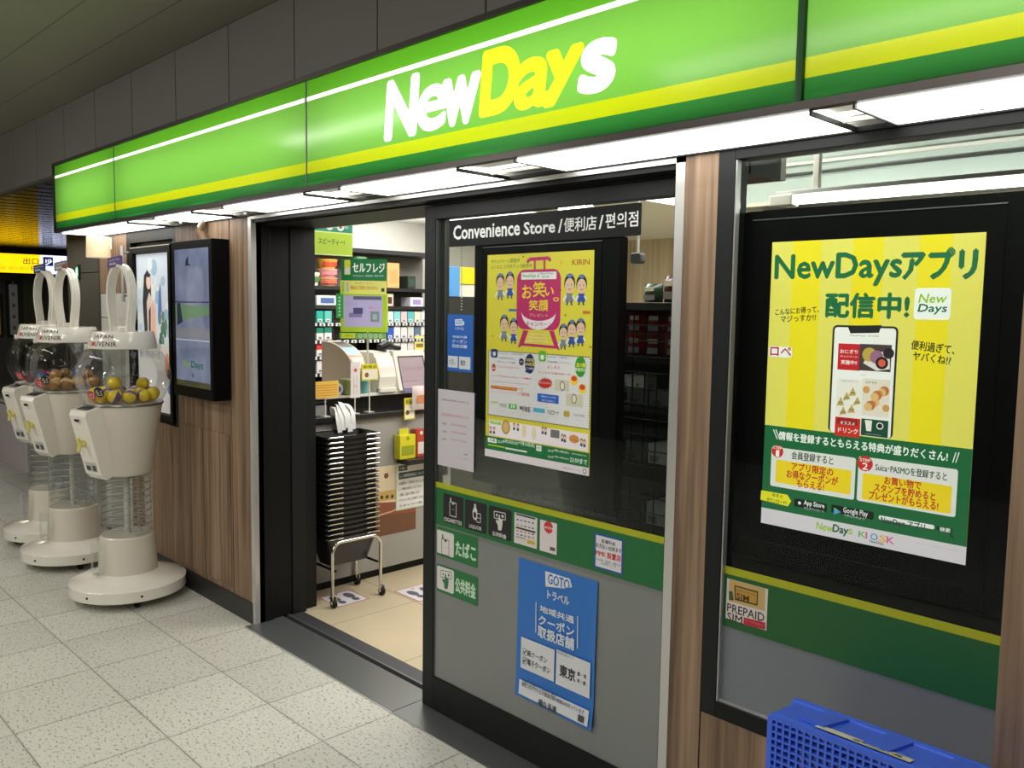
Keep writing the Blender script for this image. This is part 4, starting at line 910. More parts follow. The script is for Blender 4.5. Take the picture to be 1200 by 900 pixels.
    p.txt('JAPAN', -.062, 1.406, .058, 1.430, (60, 56, 56), .02, 0, 0, 1.25); p.txt('S', -.090, 1.370, -.074, 1.395, (200, 60, 60), .05); p.circ(-.060, 1.3825, .012, (190, 50, 50)); p.txt('UVENIR', -.046, 1.370, .078, 1.395, (60, 56, 56), .02, 0, 0, 1.1)
    p.mb.build('lid_print', lid, None, 0, True)
    # carrying ring: an upright oval band
    half = [(.072, 1.440), (.073, 1.475), (.084, 1.525), (.094, 1.575), (.098, 1.625), (.093, 1.680), (.074, 1.738), (.044, 1.774), (.014, 1.789)]
    ctl = [(-u, v) for u, v in half] + [(u, v) for u, v in reversed(half)]
    path = []
    for i in range(len(ctl) - 1):
        p0, p1, p2, p3 = ctl[max(i - 1, 0)], ctl[i], ctl[i + 1], ctl[min(i + 2, len(ctl) - 1)]
        for k in range(4):
            f = k / 4; path.append(tuple(.5 * (2 * b_ + (c_ - a_) * f + (2 * a_ - 5 * b_ + 4 * c_ - d_) * f * f + (3 * b_ - a_ - 3 * c_ + d_) * f ** 3) for a_, b_, c_, d_ in zip(p0, p1, p2, p3)))
    path.append(ctl[-1])
    mb = MB(); T_ = .007; W_ = .024; vs = []
    for i, (u, v) in enumerate(path):
        (ua, va), (ub, vb) = path[max(i - 1, 0)], path[min(i + 1, len(path) - 1)]
        L_ = math.hypot(ub - ua, vb - va); nx, nz_ = -(vb - va) / L_, (ub - ua) / L_
        for ro, yy in ((1, -W_), (1, -W_ * .4), (1.6, -W_ * .36), (1.6, W_ * .36), (1, W_ * .4), (1, W_), (-1, W_), (-1, -W_)): vs.append((u + nx * T_ * ro, yy, v + nz_ * T_ * ro))
    fs = []
    for i in range(len(path) - 1):
        for k in range(8): fs.append((i * 8 + k, i * 8 + (k + 1) % 8, (i + 1) * 8 + (k + 1) % 8, (i + 1) * 8 + k))
    mb.add(vs, fs, M_IV2, True); rg = bl(mb, 'ring_handle', t, 0, 40); rg.rotation_euler = (0, 0, math.radians(12))
    mb = MB(); mb.box(-.105, -.090, -.020, .020, 1.565, 1.60, M_IV2); mb.build('ring_band', rg, None, 0, True)
    bl(MB().box(-.045, .045, -.038, .038, 1.444, 1.470, M_IV2), 'ring_foot', t, .006)
    # plaque on top of the ring, leaning
    c1, c2 = plaque_cols
    mb = MB(); pr = lambda u, v, d: (-.006 + u * .80 + d * .6, -.030 - d * .8 + u * .6, 1.784 + v + u * .2)
    mb.extr(rrect(-.04, 0, .045, .052, .006, 3), lambda u, v, d: pr(u, v, -d), .004, mat('plaque', c1, .35))
    p = Print(pr); p.mb = mb; p.rect(.012, .004, .042, .03, c2); p.txt('いかがですか', -.034, .03, .03, .042, (214, 210, 214), .01); p.txt('¥500', -.03, .01, .008, .024, (214, 210, 214), .02)
    bl(mb, 'plaque')
    return t
M1 = (-4.705, -.298, 0); M2 = (-5.585, -.30, 0); M3_ = (-6.20, -.245, 0)
dispenser(M1, 'ivory capsule dispenser with purple plaque and yellow capsules in its globe', ((88, 66, 132), (98, 76, 140)))
dispenser(M2, 'ivory capsule dispenser with grey and red plaque and amber capsules', ((120, 114, 108), (130, 40, 52)))
dispenser(M3_, 'ivory capsule dispenser with navy plaque and blue capsules at the wall end', ((34, 52, 100), (44, 62, 112)))
def capsule_proto(c_top, c_bot):
    R_ = .0345; n = 18
    top = [(R_ * math.cos(a), R_ * math.sin(a)) for a in [PI / 2 * i / 7 for i in range(8)]]
    mb = MB().lathe([(max(r, .0005), -z_) for r, z_ in reversed(top)], mat('capsule_shell', c_bot, .2, coat=.5), n=n, cap0=True, cap1=False)
    b = mb.build('toy_capsule', None, (0, 0, 0), 0, True)
    mb = MB().lathe([(max(r, .0005), z_) for r, z_ in top], mat('capsule_shell', c_top, .2, coat=.5), n=n, cap0=False); mb.lathe([(R_ * 1.02, -.002), (R_ * 1.04, 0), (R_ * 1.02, .002)], mat('capsule_shell', c_top, .2, coat=.5), n=n, cap0=False, cap1=False)
    c = mb.build('capsule_cap', b, None, 0, True)
    return b
def fill(m, cols, label, group, seeds, count):
    rnd = random.Random(count * 7 + seeds); D = .0742
    P_ = [Vector(((.05 + .09 * rnd.random()) * math.cos(2.4 * i), (.05 + .09 * rnd.random()) * math.sin(2.4 * i), .045 + .10 * (i / count))) for i in range(count)]
    for it in range(700):                     # settle the heap under gravity
        for v in P_: v.z -= .0008 if it < 600 else 0
        for _ in range(3):
            for i in range(count):
                for j in range(i):
                    dv = P_[i] - P_[j]; L_ = dv.length
                    if L_ < D: dv *= (D - L_) / 2 / max(L_, 1e-6); P_[i] += dv; P_[j] -= dv
            for v in P_:
                v.z = max(v.z, .0395); rr = math.hypot(v.x, v.y); lim = .1445 + min(.045, max(0, v.z - .037) * .9)
                if rr > lim: v.x *= lim / rr; v.y *= lim / rr
                elif rr < .0485: k = .0485 / max(rr, 1e-4); v.x *= k; v.y *= k
    spots = [(math.hypot(v.x, v.y), math.atan2(v.y, v.x), v.z) for v in P_]
    first = {}
    for i, (r, a, z_) in enumerate(spots[:count]):
        c = cols[(i * seeds) % len(cols)]
        if c not in first: o = capsule_proto(*c); first[c] = o
        else: o = copy_tree(first[c])
        o.location = (m[0] + r * math.cos(a), m[1] + r * math.sin(a), 1.068 + z_)
        o.rotation_euler = (random.uniform(.9, 3.0), random.uniform(-.6, .6), random.uniform(-1.6, 2.4))
        tag(o, label, 'capsule', group)
YW = (238, 206, 40); PU = (108, 78, 136)
fill(M1, [(YW, PU), (YW, (122, 96, 150)), (YW, PU)], 'yellow and purple toy capsule piled in the globe with purple plaque', 'yellow capsules under the purple plaque', 1, 21)
fill(M2, [((176, 126, 66), (196, 160, 104)), ((150, 104, 62), (206, 180, 130))], 'amber toy capsule piled in the globe with grey and red plaque', 'amber capsules under the grey and red plaque', 1, 20)
fill(M3_, [((40, 96, 160), (60, 76, 120)), ((180, 46, 50), (60, 76, 120)), ((40, 96, 160), (46, 60, 110))], 'blue or red toy capsule in the globe with navy plaque', 'blue and red capsules under the navy plaque', 1, 14)

# ================================================================== FAR CONCOURSE
XS = -16.5
e0 = onx(0, 296.5, XS); e1 = onx(78, 299.5, XS); e2 = onx(69, 321.5, XS)
t = thing('exit_sign', 'long yellow and white exit sign hanging under slatted ceiling beyond the dispensers', 'sign', (XS, 2.3, e2.z))
mb = MB().box(XS - .18, XS, 0.2, e1.y + .05, e2.z - .03, 2.49, M_BLACK); mb.build('casing', t, None, .01)
p = Print(facex(XS + .002), 1.6, .4, .002); ys = onx(47, 310, XS).y; zb_, zt_ = e2.z, e0.z
p.rect(.25, zb_, ys, zt_, (250, 196, 10)); p.rect(ys, zb_, e1.y, zt_, (214, 220, 250))
X = lambda px, py: (onx(px, py, XS).y, onx(px, py, XS).z)
a = X(27, 302); b = X(45, 310); p.txt('出口', a[0], b[1], b[0], a[1], (70, 52, 20), .03)
a = X(36, 312); b = X(47, 317); p.txt('Exit', a[0], b[1], b[0], a[1], (90, 70, 20), .02)
a = X(10, 312); b = X(33, 316.5); p.txt('出口 出口', a[0], b[1], b[0], a[1], (120, 92, 20), .0); a = X(0, 311.5); b = X(6, 316); p.txt('North', a[0], b[1], b[0], a[1], (110, 80, 20))
a = X(50, 301); b = X(62, 312); p.rect(a[0], b[1], b[0], a[1], (18, 20, 64))
w_ = (b[0] - a[0]); h_ = a[1] - b[1]
p.poly([(a[0] + .1 * w_, b[1] + .12 * h_), (a[0] + .4 * w_, b[1] + .12 * h_), (a[0] + .9 * w_, b[1] + .5 * h_), (a[0] + .9 * w_, b[1] + .62 * h_), (a[0] + .36 * w_, b[1] + .24 * h_), (a[0] + .1 * w_, b[1] + .24 * h_)], (214, 220, 250))
for q in (.28, .5, .72): p.circ(a[0] + q * w_, b[1] + (.62 + .18 * q) * h_, .06 * w_, (214, 220, 250)); p.rect(a[0] + (q - .06) * w_, b[1] + (.3 + .25 * q) * h_, a[0] + (q + .06) * w_, b[1] + (.56 + .18 * q) * h_, (214, 220, 250))
a = X(65, 308.8); b = X(76, 309.5); p.line([(a[0], a[1]), (b[0], b[1])], .03, (18, 20, 64)); c_ = X(71, 306); p.line([c_, (b[0], b[1])], .035, (18, 20, 64))
p.mb.build('lit_face', t)
yw = 1.995
g0 = ony(90.8, 313, yw); g1 = ony(93.5, 325, yw)
p = Print(front(yw - .02), 1.2, .4, .002); mb = MB().box(g0.x - .02, g1.x + .02, yw - .02, 2.0, g1.z - .03, g0.z + .03, M_DARK); p.mb = mb; p.rect(g0.x, g1.z, g1.x, g0.z, (60, 190, 130)); p.txt('非常口', g0.x + .005, g1.z + .02, g1.x - .005, g0.z - .02, (214, 240, 226), .02)
tag(mb.build('emergency_sign', None, ((g0.x + g1.x) / 2, yw, g1.z)), 'small lit green emergency sign on dark stone wall beyond the dispensers', 'sign')
mb = MB().box(-13.5, -8.78, .27, .31, .0, .585, mat('pale_partition', (216, 204, 208), .5)); mb.box(-13.5, -8.78, .262, .318, .585, .60, M_DARK)
tag(mb.build('low_partition', None, (-11, .29, 0)), 'low white partition with dark top rail beyond the dispensers', 'partition')
for nm, lb, q, c in (('timetable_board', 'framed grey timetable board on far wall under the exit sign', (6, 330, 25, 395), (150, 148, 140)), ('yellow_banner', 'narrow yellow banner on far wall near the timetable board', (-6, 345, 4, 395), (206, 176, 30))):
    xx = -18.98; a = onx(q[0], q[1], xx); b = onx(q[2], q[3], xx)
    mb = MB().box(xx - .02, xx + .03, a.y, b.y, b.z, a.z, M_DARK); p = Print(facex(xx + .032), .1, .4, .003); p.mb = mb; p.rect(a.y + .05, b.z + .05, b.y - .05, a.z - .05, c)
    if c[0] == 150:
        for k in range(5): p.rect(a.y + .15, b.z + .15 + k * .22, b.y - .15, b.z + .22 + k * .22, (84, 82, 78))
    tag(mb.build(nm, None, (xx, (a.y + b.y) / 2, b.z)), lb, 'board' if c[0] == 150 else 'banner')

# ================================================================== STORE INTERIOR
def xb(px0, py0, px1, py1, x):      # an upright rectangle facing +x -> y0, z0, y1, z1
    a = onx(px0, py0, x); b = onx(px1, py1, x); return a.y, b.z, b.y, a.z
def xz(px, py, x): q = onx(px, py, x); return q.y, q.z
CX = -4.06
M_GREYLAM = mat('grey_laminate', (158, 156, 150), .4); M_BLKLAM = mat('black_laminate', (34, 33, 33), .35); M_TOP = mat('white_counter_top', (222, 222, 216), .3)
t = thing('checkout_counter', 'grey checkout counter with black ledges inside the entrance', 'counter', (-4.3, 1.8, 0))
pbox('body', t, -4.62, CX, .44, 1.45, .05, .955, M_GREYLAM, .002); pbox('toe_kick', t, -4.58, CX - .03, .46, 1.43, 0, .05, M_BLACK)
pbox('ledge', t, -4.62, CX + .03, .42, 1.46, .955, .985, M_BLKLAM, .003); pbox('back_riser', t, -4.62, -4.22, .44, 1.45, .985, 1.072, M_BLKLAM)
pbox('counter_top', t, -4.66, -4.13, .43, 1.45, 1.072, 1.088, M_TOP, .003); pbox('display_ledge', t, CX, CX + .11, 1.03, 1.45, .668, .70, M_BLKLAM, .003)
def fsheet(name, label, cat, y0, z0_, y1, z1_, x, rgb, emit=0):
    mb = MB().box(x - .0012, x, y0, y1, z0_, z1_, mat('ink', rgb, .4, 0, emit)); p = Print(facex(x), emit, .4, .00006); p.mb = mb
    return p, lambda: tag(mb.build(name, None, (x, (y0 + y1) / 2, z0_)), label, cat)
x = CX + .0015; y0, z0_, y1, z1_ = *xz(439, 630, x), *xz(487.5, 541, x); y0 = xz(437, 600, x)[0]
p, fin = fsheet('dessert_poster', 'large dessert picture poster on the grey counter front', 'poster', y0, z0_, y1, z1_, x, (226, 208, 178))
hz = z1_ - z0_; wy = y1 - y0
p.rect(y0, z0_, y1, z0_ + hz * .30, (112, 74, 52)); p.poly([(y0, z0_ + hz * .3), (y1, z0_ + hz * .26), (y1, z0_ + hz * .36), (y0 + wy * .5, z0_ + hz * .46), (y0, z0_ + hz * .50)], (140, 78, 54)); p.line([(y0, z0_ + hz * .30), (y0 + wy * .45, z0_ + hz * .33), (y1, z0_ + hz * .46)], .008, (206, 182, 150))
p.rect(y0, z0_ + hz * .5, y0 + wy * .7, z0_ + hz * .64, (198, 168, 96))
for k in range(6): p.circ(y0 + wy * (.08 + .12 * k), z0_ + hz * (.565 - .006 * k), .011, (74, 48, 30))
p.circ(y0 + wy * .3, z0_ + hz * .86, .016, (92, 50, 34)); p.circ(y0 + wy * .6, z0_ + hz * .72, .02, (104, 60, 40)); p.circ(y0 + wy * .3, z0_ + hz * .86, .008, (140, 100, 70)); fin()
x = CX + .004; y0, z0_, y1, z1_ = xz(464, 542, x)[0], xz(464, 599, x)[1], xz(502, 535, x)[0], xz(464, 542, x)[1] - .006
p, fin = fsheet('counter_notice', 'white notice with pale green border overlapping the dessert poster', 'notice', y0, z0_, y1, z1_, x, (186, 208, 170))
p.rect(y0 + .008, z0_ + .008, y1 - .008, z1_ - .008, (224, 224, 220)); p.rect(y0 + .02, z1_ - .05, y0 + .085, z1_ - .018, (34, 62, 66)); p.txt('お願い', y0 + .028, z1_ - .044, y0 + .078, z1_ - .026, (210, 220, 220), .02); p.rect(y0 + .02, z1_ - .10, y1 - .02, z1_ - .06, (34, 62, 66)); p.txt('レジ袋有料化について', y0 + .03, z1_ - .092, y1 - .03, z1_ - .07, (210, 220, 220), .02)
for k, tx in enumerate(('お客様へご案内いたします', 'レジ袋は有料となります', 'ご理解とご協力をお願いします', 'マイバッグをご持参ください', 'スタッフ一同')): p.txt(tx, y0 + .022, z1_ - .135 - .034 * k, y1 - .03 - .02 * (k % 3), z1_ - .118 - .034 * k, (90, 92, 96), .01)
fin()
# --- shopping basket cart with stacked baskets
cart = thing('basket_cart', 'chrome wheeled cart carrying the stack of black shopping baskets', 'cart', (-3.93, .575, 0))
def uframe(x):
    pts = [(x, .42, .06)]; R_ = .055
    pts += [(x, .42, .345 - R_)] + [(x, .42 + R_ - R_ * math.cos(a), .345 - R_ + R_ * math.sin(a)) for a in [PI / 2 * i / 6 for i in range(1, 7)]]
    pts += [(x, .73 - R_ + R_ * math.sin(a), .345 - R_ + R_ * math.cos(a)) for a in [PI / 2 * i / 6 for i in range(7)]] + [(x, .73, .06)]
    return pts
for x in (-3.804, -4.044): MB().tube(uframe(x), .0095, M_CHROME, 12).build('tube_frame', cart)
for y in (.44, .71): MB().tube([(-4.044, y, .192), (-3.804, y, .192)], .007, M_BLACK, 8).build('cross_bar', cart)
for x in (-3.804, -4.044):
    for y in (.42, .73):
        c = MB().lathe([(.011, .052), (.011, .07)], M_CHROME, (x, y), 10).box(x + .0, x + .022, y - .013, y - .009, .02, .058, M_CHROME).box(x, x + .022, y + .009, y + .013, .02, .058, M_CHROME).build('caster', cart)
        k = 16; xc = x + .012; v_ = [(xc + .024 * math.cos(2 * PI * i / k), y + s_ * .008, .024 + .024 * math.sin(2 * PI * i / k)) for s_ in (-1, 1) for i in range(k)]
        MB().add(v_, [tuple(range(k)), tuple(reversed(range(k, 2 * k)))] + [(i, k + i, k + (i + 1) % k, (i + 1) % k) for i in range(k)], M_BLACK).build('wheel', c)
M_BASK = mat('black_basket_plastic', (20, 20, 22), .32, coat=.3); M_BASKHI = mat('black_gloss_rim', (58, 58, 60), .16, coat=1)
def basket_proto():
    hx, hy, H_ = .112, .172, .165
    def ring(ax, ay, z_, r=.03): return [(u, v, z_) for u, v in rrect(-ax, -ay, ax, ay, r, 4)]
    mb = MB(); lv = [ring(hx - .046, hy - .048, .003), ring(hx - .008, hy - .008, H_ - .004), ring(hx - .012, hy - .012, H_ - .004), ring(hx - .050, hy - .052, .006)]
    n = len(lv[0]); vs = [v for l_ in lv for v in l_]; fs = [tuple(reversed(range(n)))]
    for j in range(3):
        for i in range(n): fs.append((j * n + i, j * n + (i + 1) % n, (j + 1) * n + (i + 1) % n, (j + 1) * n + i))
    fs.append(tuple(3 * n + i for i in range(n)))
    mb.add(vs, fs, M_BASK)
    b = mb.build('shopping_basket', None, (0, 0, 0), 0, True)
    mb = MB(); o_ = ring(hx, hy, H_); i_ = ring(hx - .012, hy - .012, H_); o2 = ring(hx, hy, H_ - .010); n = len(o_)
    vs = o_ + i_ + o2 + [(p_[0], p_[1], H_ - .006) for p_ in i_]
    fs = []
    for i in range(n):
        j = (i + 1) % n; fs += [(i, j, n + j, n + i), (2 * n + i, 2 * n + j, j, i), (3 * n + i, 3 * n + j, 2 * n + j, 2 * n + i)]
    mb.add(vs, fs, M_BASK); rim = mb.build('rim', b, None, 0, True)
    for s_ in (-1, 1):                      # raised grip lips at the ends of the short side
        MB().tube([(hx - .004, s_ * .117 - .045, H_ - .008), (hx + .004, s_ * .117 - .040, H_ - .003), (hx + .004, s_ * .117 + .040, H_ - .003), (hx - .004, s_ * .117 + .045, H_ - .008)], .0034, M_CHROME, 8).build('grip_wire', rim, None, 0, True)
    MB().tube([(-hx + .006, -hy + .03, H_ + .003), (-hx + .006, hy - .03, H_ + .003)], .003, M_CHROME, 6).build('handle', b, None, 0, True)
    return b
ORD = ['topmost', 'second', 'third', 'fourth', 'fifth', 'sixth', 'seventh', 'eighth', 'ninth', 'tenth', 'eleventh', 'twelfth', 'thirteenth', 'fourteenth', 'fifteenth', 'sixteenth', 'seventeenth', 'eighteenth', 'nineteenth', 'twentieth', 'lowest']
bp = basket_proto(); NB = 21
for i in range(NB):
    o = bp if i == 0 else copy_tree(bp)
    k = NB - 1 - i; o.location = (-3.93, .572, .200 + i * .0272)
    tag(o, ('black shopping basket, %s of the stack on the chrome cart' % ORD[k]) if k in (0, NB - 1) else 'black shopping basket, %s from the top of the cart stack' % ORD[k], 'basket', 'stacked black shopping baskets')
# --- footprint floor markers
def marker(cx, cy, hx, hy, rz, label):
    p = Print(lambda u, v, d: (cx + u * math.cos(rz) - v * math.sin(rz), cy + u * math.sin(rz) + v * math.cos(rz), .0008 + d), 0, .4, .0002)
    p.rect(-hx, -hy, hx, hy, (190, 70, 64)); p.rect(-hx + .006, -hy + .006, hx - .006, hy - .006, (216, 212, 216))
    for s_ in (-1, 1):
        p.circ(s_ * .045, .02, .026, (92, 92, 104), .046); p.circ(s_ * .043, -.05, .02, (92, 92, 104), .026)
    p.circ(0, .08, .01, (190, 50, 60), .007)
    return tag(p.mb.build('footprint_marker', None, (cx, cy, 0)), label, 'floor marker')
marker(-3.885, .545, .10, .10, PI / 2, 'white floor marker with grey footprints under the basket cart')
marker(-3.68, .92, .105, .115, PI / 2, 'red bordered floor marker with footprints past the basket cart')
# --- plastic bag bundle and dispenser on the counter end
mb = MB(); prof = [(-.012, 0), (.012, 0)]
for k in range(5):
    y_ = .60 + .022 * k; zt = 1.035 + .012 * ((k * 7) % 3); vs = []
    n_ = 9
    for i in range(n_ + 1):
        f = i / n_; vs += [(-4.09 + .085 * math.sin(f * PI / 2) + .004 * math.sin(5 * f + k), y_ - .014 + .006 * math.sin(7 * f + k), zt - .14 * f ** 2.2), (-4.09 + .085 * math.sin(f * PI / 2) + .004 * math.cos(4 * f + k), y_ + .016, zt - .004 - .135 * f ** 2.2)]
    fs = [(2 * i, 2 * i + 1, 2 * i + 3, 2 * i + 2) for i in range(n_)]; mb.add(vs, fs, mat('white_film_bag', (230, 230, 226), .3), True)
mb.box(-4.09, -4.07, .59, .70, .985, 1.03, mat('white_film_bag', (230, 230, 226), .3))
tag(mb.build('carrier_bag_bundle', None, (-4.07, .64, .985)), 'bundle of white plastic carrier bags draped over the counter ledge', 'bags')
mb = MB().box(-4.205, -4.095, .455, .575, .985, 1.045, mat('grey_bag_box', (150, 148, 146), .4)); mb.box(-4.21, -4.09, .45, .58, 1.045, 1.062, M_BLACK)
tag(mb.build('bag_dispenser', None, (-4.15, .515, .985), .003), 'grey bag dispenser box with black lid beside the carrier bags', 'box')
# --- self checkout display
t = thing('self_checkout', 'self checkout stand with green header and lime framed screen', 'self checkout', (-4.17, .88, 1.088))
ca, sa = math.cos(PI / 4), math.sin(PI / 4)
def dg(u, v, d): return (-4.165 + u * ca + d * sa, .872 + u * sa - d * ca, v)      # board facing the doorway at 45 degrees
def dbox(mb, u0, u1, v0, v1, d0, d1, m_):
    return mb.extr([(u0, v0), (u1, v0), (u1, v1), (u0, v1)], lambda u, v, k: dg(u, v, d0 + k), d1 - d0, m_)
mb = MB(); dbox(mb, .004, .014, 1.088, 1.80, -.064, -.054, M_WHITE); dbox(mb, -.05, .06, 1.50, 1.80, -.056, -.018, M_WHITE); mb.build('post', t)
p = Print(lambda u, v, d: dg(u, v, .004 + d), .22, .4, .0001); dbox(p.mb, -.132, .130, 1.742, 1.868, -.004, .004, mat('ink', (18, 112, 62), .4, 0, .22))
p.rect(-.115, 1.775, -.08, 1.86, (206, 196, 60), .004); p.rect(-.112, 1.78, -.083, 1.815, (200, 206, 210)); p.txt('セルフレジ', -.066, 1.79, .118, 1.843, (232, 242, 236), .05); p.txt('Self Checkout · 自助结账 · 셀프계산대', -.066, 1.765, .11, 1.776, (210, 230, 216)); p.mb.build('header_sign', t)
p = Print(lambda u, v, d: dg(u, v, .006 + d), .22, .4, .0001); dbox(p.mb, -.138, .128, 1.66, 1.742, -.004, .006, mat('ink', (214, 214, 110), .4, 0, .22))
p.rect(-.132, 1.668, -.115, 1.736, (160, 196, 60)); p.txt('現金はご利用になれません', -.08, 1.69, .08, 1.712, (206, 120, 40), .03); p.txt('電子マネー・クレジット', -.05, 1.722, .06, 1.732, (110, 110, 70)); p.rect(-.105, 1.675, -.09, 1.73, (170, 180, 190)); p.rect(.10, 1.68, .118, 1.70, (60, 60, 70)); p.mb.build('payment_strip', t)
p = Print(lambda u, v, d: dg(u, v, .022 + d), .35, .25, .0001); dbox(p.mb, -.135, .135, 1.445, 1.665, -.02, .022, mat('ink', (166, 196, 46), .4, 0, .2))
p.rect(-.115, 1.475, .108, 1.655, (168, 160, 196)); p.rect(-.06, 1.632, .104, 1.652, (84, 84, 104)); p.rect(-.085, 1.53, -.01, 1.555, (120, 114, 150)); p.rect(-.06, 1.55, -.005, 1.585, (70, 70, 110)); p.rect(.04, 1.505, .09, 1.565, (110, 132, 130)); p.rect(.052, 1.518, .078, 1.55, (150, 164, 164)); p.txt('ようこそ', -.10, 1.60, -.04, 1.615, (130, 120, 160)); p.txt('画面にタッチ', .03, 1.58, .095, 1.594, (190, 110, 150)); p.mb.build('screen', t)
p = Print(lambda u, v, d: dg(u, v, .024 + d), .2, .4, .0001); dbox(p.mb, -.16, -.118, 1.525, 1.665, -.01, .024, mat('ink', (62, 160, 84), .4, 0, .2))
for k in range(6): p.circ(-.14, 1.542 + .02 * k, .006, (190, 226, 190))
p.mb.build('side_tag', t)
p = Print(lambda u, v, d: dg(u, v, .026 + d), .2, .4, .0001); dbox(p.mb, -.14, .125, 1.405, 1.440, -.01, .026, mat('ink', (112, 164, 76), .4, 0, .2))
p.rect(-.128, 1.41, -.05, 1.436, (206, 216, 50)); p.txt('ご利用可能', -.12, 1.415, -.06, 1.43, (90, 110, 40))
for k in range(5): p.circ(-.02 + .03 * k, 1.423, .010, (206, 220, 206)); p.circ(-.02 + .03 * k, 1.423, .006, (90, 130, 100))
p.mb.build('payment_icons', t)
# --- receipt printer with rounded front, register body, scanner, till screen
M_BEIGE = mat('beige_plastic', (176, 160, 138), .4)
yp = .80; arc = []
c0 = ony(381, 400, yp); c1 = ony(413, 432, yp)
R_ = (c0.x - c1.x) * -1.0
cxp, czp = c0.x - .02, c1.z - .02; hgt = c0.z - czp; wd = c1.x - cxp
prof = [(cxp - .02, czp - .10), (cxp - .02, czp + hgt)] + [(cxp + wd * math.sin(a), czp + hgt * math.cos(a)) for a in [PI / 2 * i / 10 for i in range(1, 11)]] + [(cxp + wd * .55, czp - .12), (cxp + .02, max(1.092, czp - .19))]
mb = MB().extr(prof, lambda u, v, d: (u, yp + d, v), .104, M_BEIGE)
t = thing('receipt_printer', 'beige round fronted payment terminal with blue and white stripe labels', 'payment terminal', (cxp, yp, 1.088))
mb.build('casing', t, None, .002)
p = Print(lambda u, v, d: (cxp + (wd + .001 + d) * math.sin(v), yp + .012 + u, czp + (hgt + .001 + d) * math.cos(v)), .1, .3, .0002)
for a0_, a1_, c in ((.22, .62, (60, 56, 54)), (.64, .98, (84, 160, 200)), (1.0, 1.05, (206, 140, 60)), (1.06, 1.45, (224, 210, 200))):
    for k in range(4): p.poly([(0, a0_ + (a1_ - a0_) * k / 4), (.08, a0_ + (a1_ - a0_) * k / 4), (.08, a0_ + (a1_ - a0_) * (k + 1) / 4), (0, a0_ + (a1_ - a0_) * (k + 1) / 4)], c, .02)
p.mb.build('front_label', t)
mb = MB().box(cxp - .0, cxp + .06, yp + .02, yp + .10, 1.088, czp - .08, M_BEIGE); mb.build('stand', t)
xr = -4.15; y0, y1 = max(.945, xz(434, 430, xr)[0]), xz(471, 440, -4.10)[0] - .03; zt = xz(440, 414, xr)[1]
t = thing('cash_register', 'white cash register housing with curved scoop between terminal and till screen', 'cash register', (xr - .1, (y0 + y1) / 2, 1.088))
pr = [(xr + .02, 1.088), (xr + .035, 1.18), (xr + .02, 1.24), (xr - .01, 1.30), (xr - .015, zt - .03), (xr - .035, zt), (xr - .22, zt + .005), (xr - .26, 1.30), (xr - .26, 1.088)]
MB().extr(pr, lambda u, v, d: (u, y0 + d, v), y1 - y0, M_WHITE).build('body', t, None, .008)
MB().box(xr + .0, xr + .04, y0, y1, 1.0885, 1.115, M_WHITE).build('tray', t, None, .004)
mb = MB()
zt += .016; mb.tube([(xr - .05, y0 + .06, zt + .012), (xr - .07, y0 + .12, zt + .03), (xr - .09, y0 + .18, zt + .014)], [.022, .03, .02], M_BLACK, 10); mb.tube([(xr - .09, y0 + .18, zt + .014), (xr - .10, y0 + .22, zt + .006), (xr - .11, y0 + .25, zt + .004)], .016, M_BLACK, 10)
tag(mb.build('barcode_scanner', None, (xr - .05, y0 + .2, zt), 0), 'black handheld barcode scanner lying on the white register', 'scanner')
xm = -4.10; y0, y1 = xz(471, 440, xm)[0], xz(505, 440, xm)[0]; z1_, z0_ = xz(472, 416, xm)[1], xz(480, 461, xm)[1]
t = thing('till_screen', 'tilted till touch screen with grey frame at counter edge', 'screen', (xm - .05, (y0 + y1) / 2, 1.088))
tl = lambda u, v, d: (xm - (v - z0_) * .30 + d, u, v)
MB().extr(rrect(y0 - .012, max(z0_ - .02, 1.094), y1, z1_ + .02, .012), lambda u, v, d: tl(u, v, -d), .03, M_WHITE).build('bezel', t)
p = Print(lambda u, v, d: tl(u, v, .001 + d), .25, .2, .0001); p.rect(y0 + .012, z0_ + .006, y1 - .01, z1_ - .012, (60, 56, 60)); p.rect(y0 + .02, z0_ + .03, y1 - .02, z1_ - .022, (150, 132, 138)); p.rect(y0 + .02, z0_ + .008, y1 - .02, z0_ + .028, (90, 84, 130)); p.txt('いらっしゃいませ', y0 + .04, z1_ - .10, y1 - .04, z1_ - .075, (110, 96, 104)); p.rect(y0 + .03, z0_ + .07, y1 - .06, z0_ + .073, (120, 104, 110)); p.mb.build('display', t)
MB().box(xm - .12, xm - .04, y0 + .03, y0 + .12, 1.088, z0_ + .06, M_WHITE).build('stand', t)
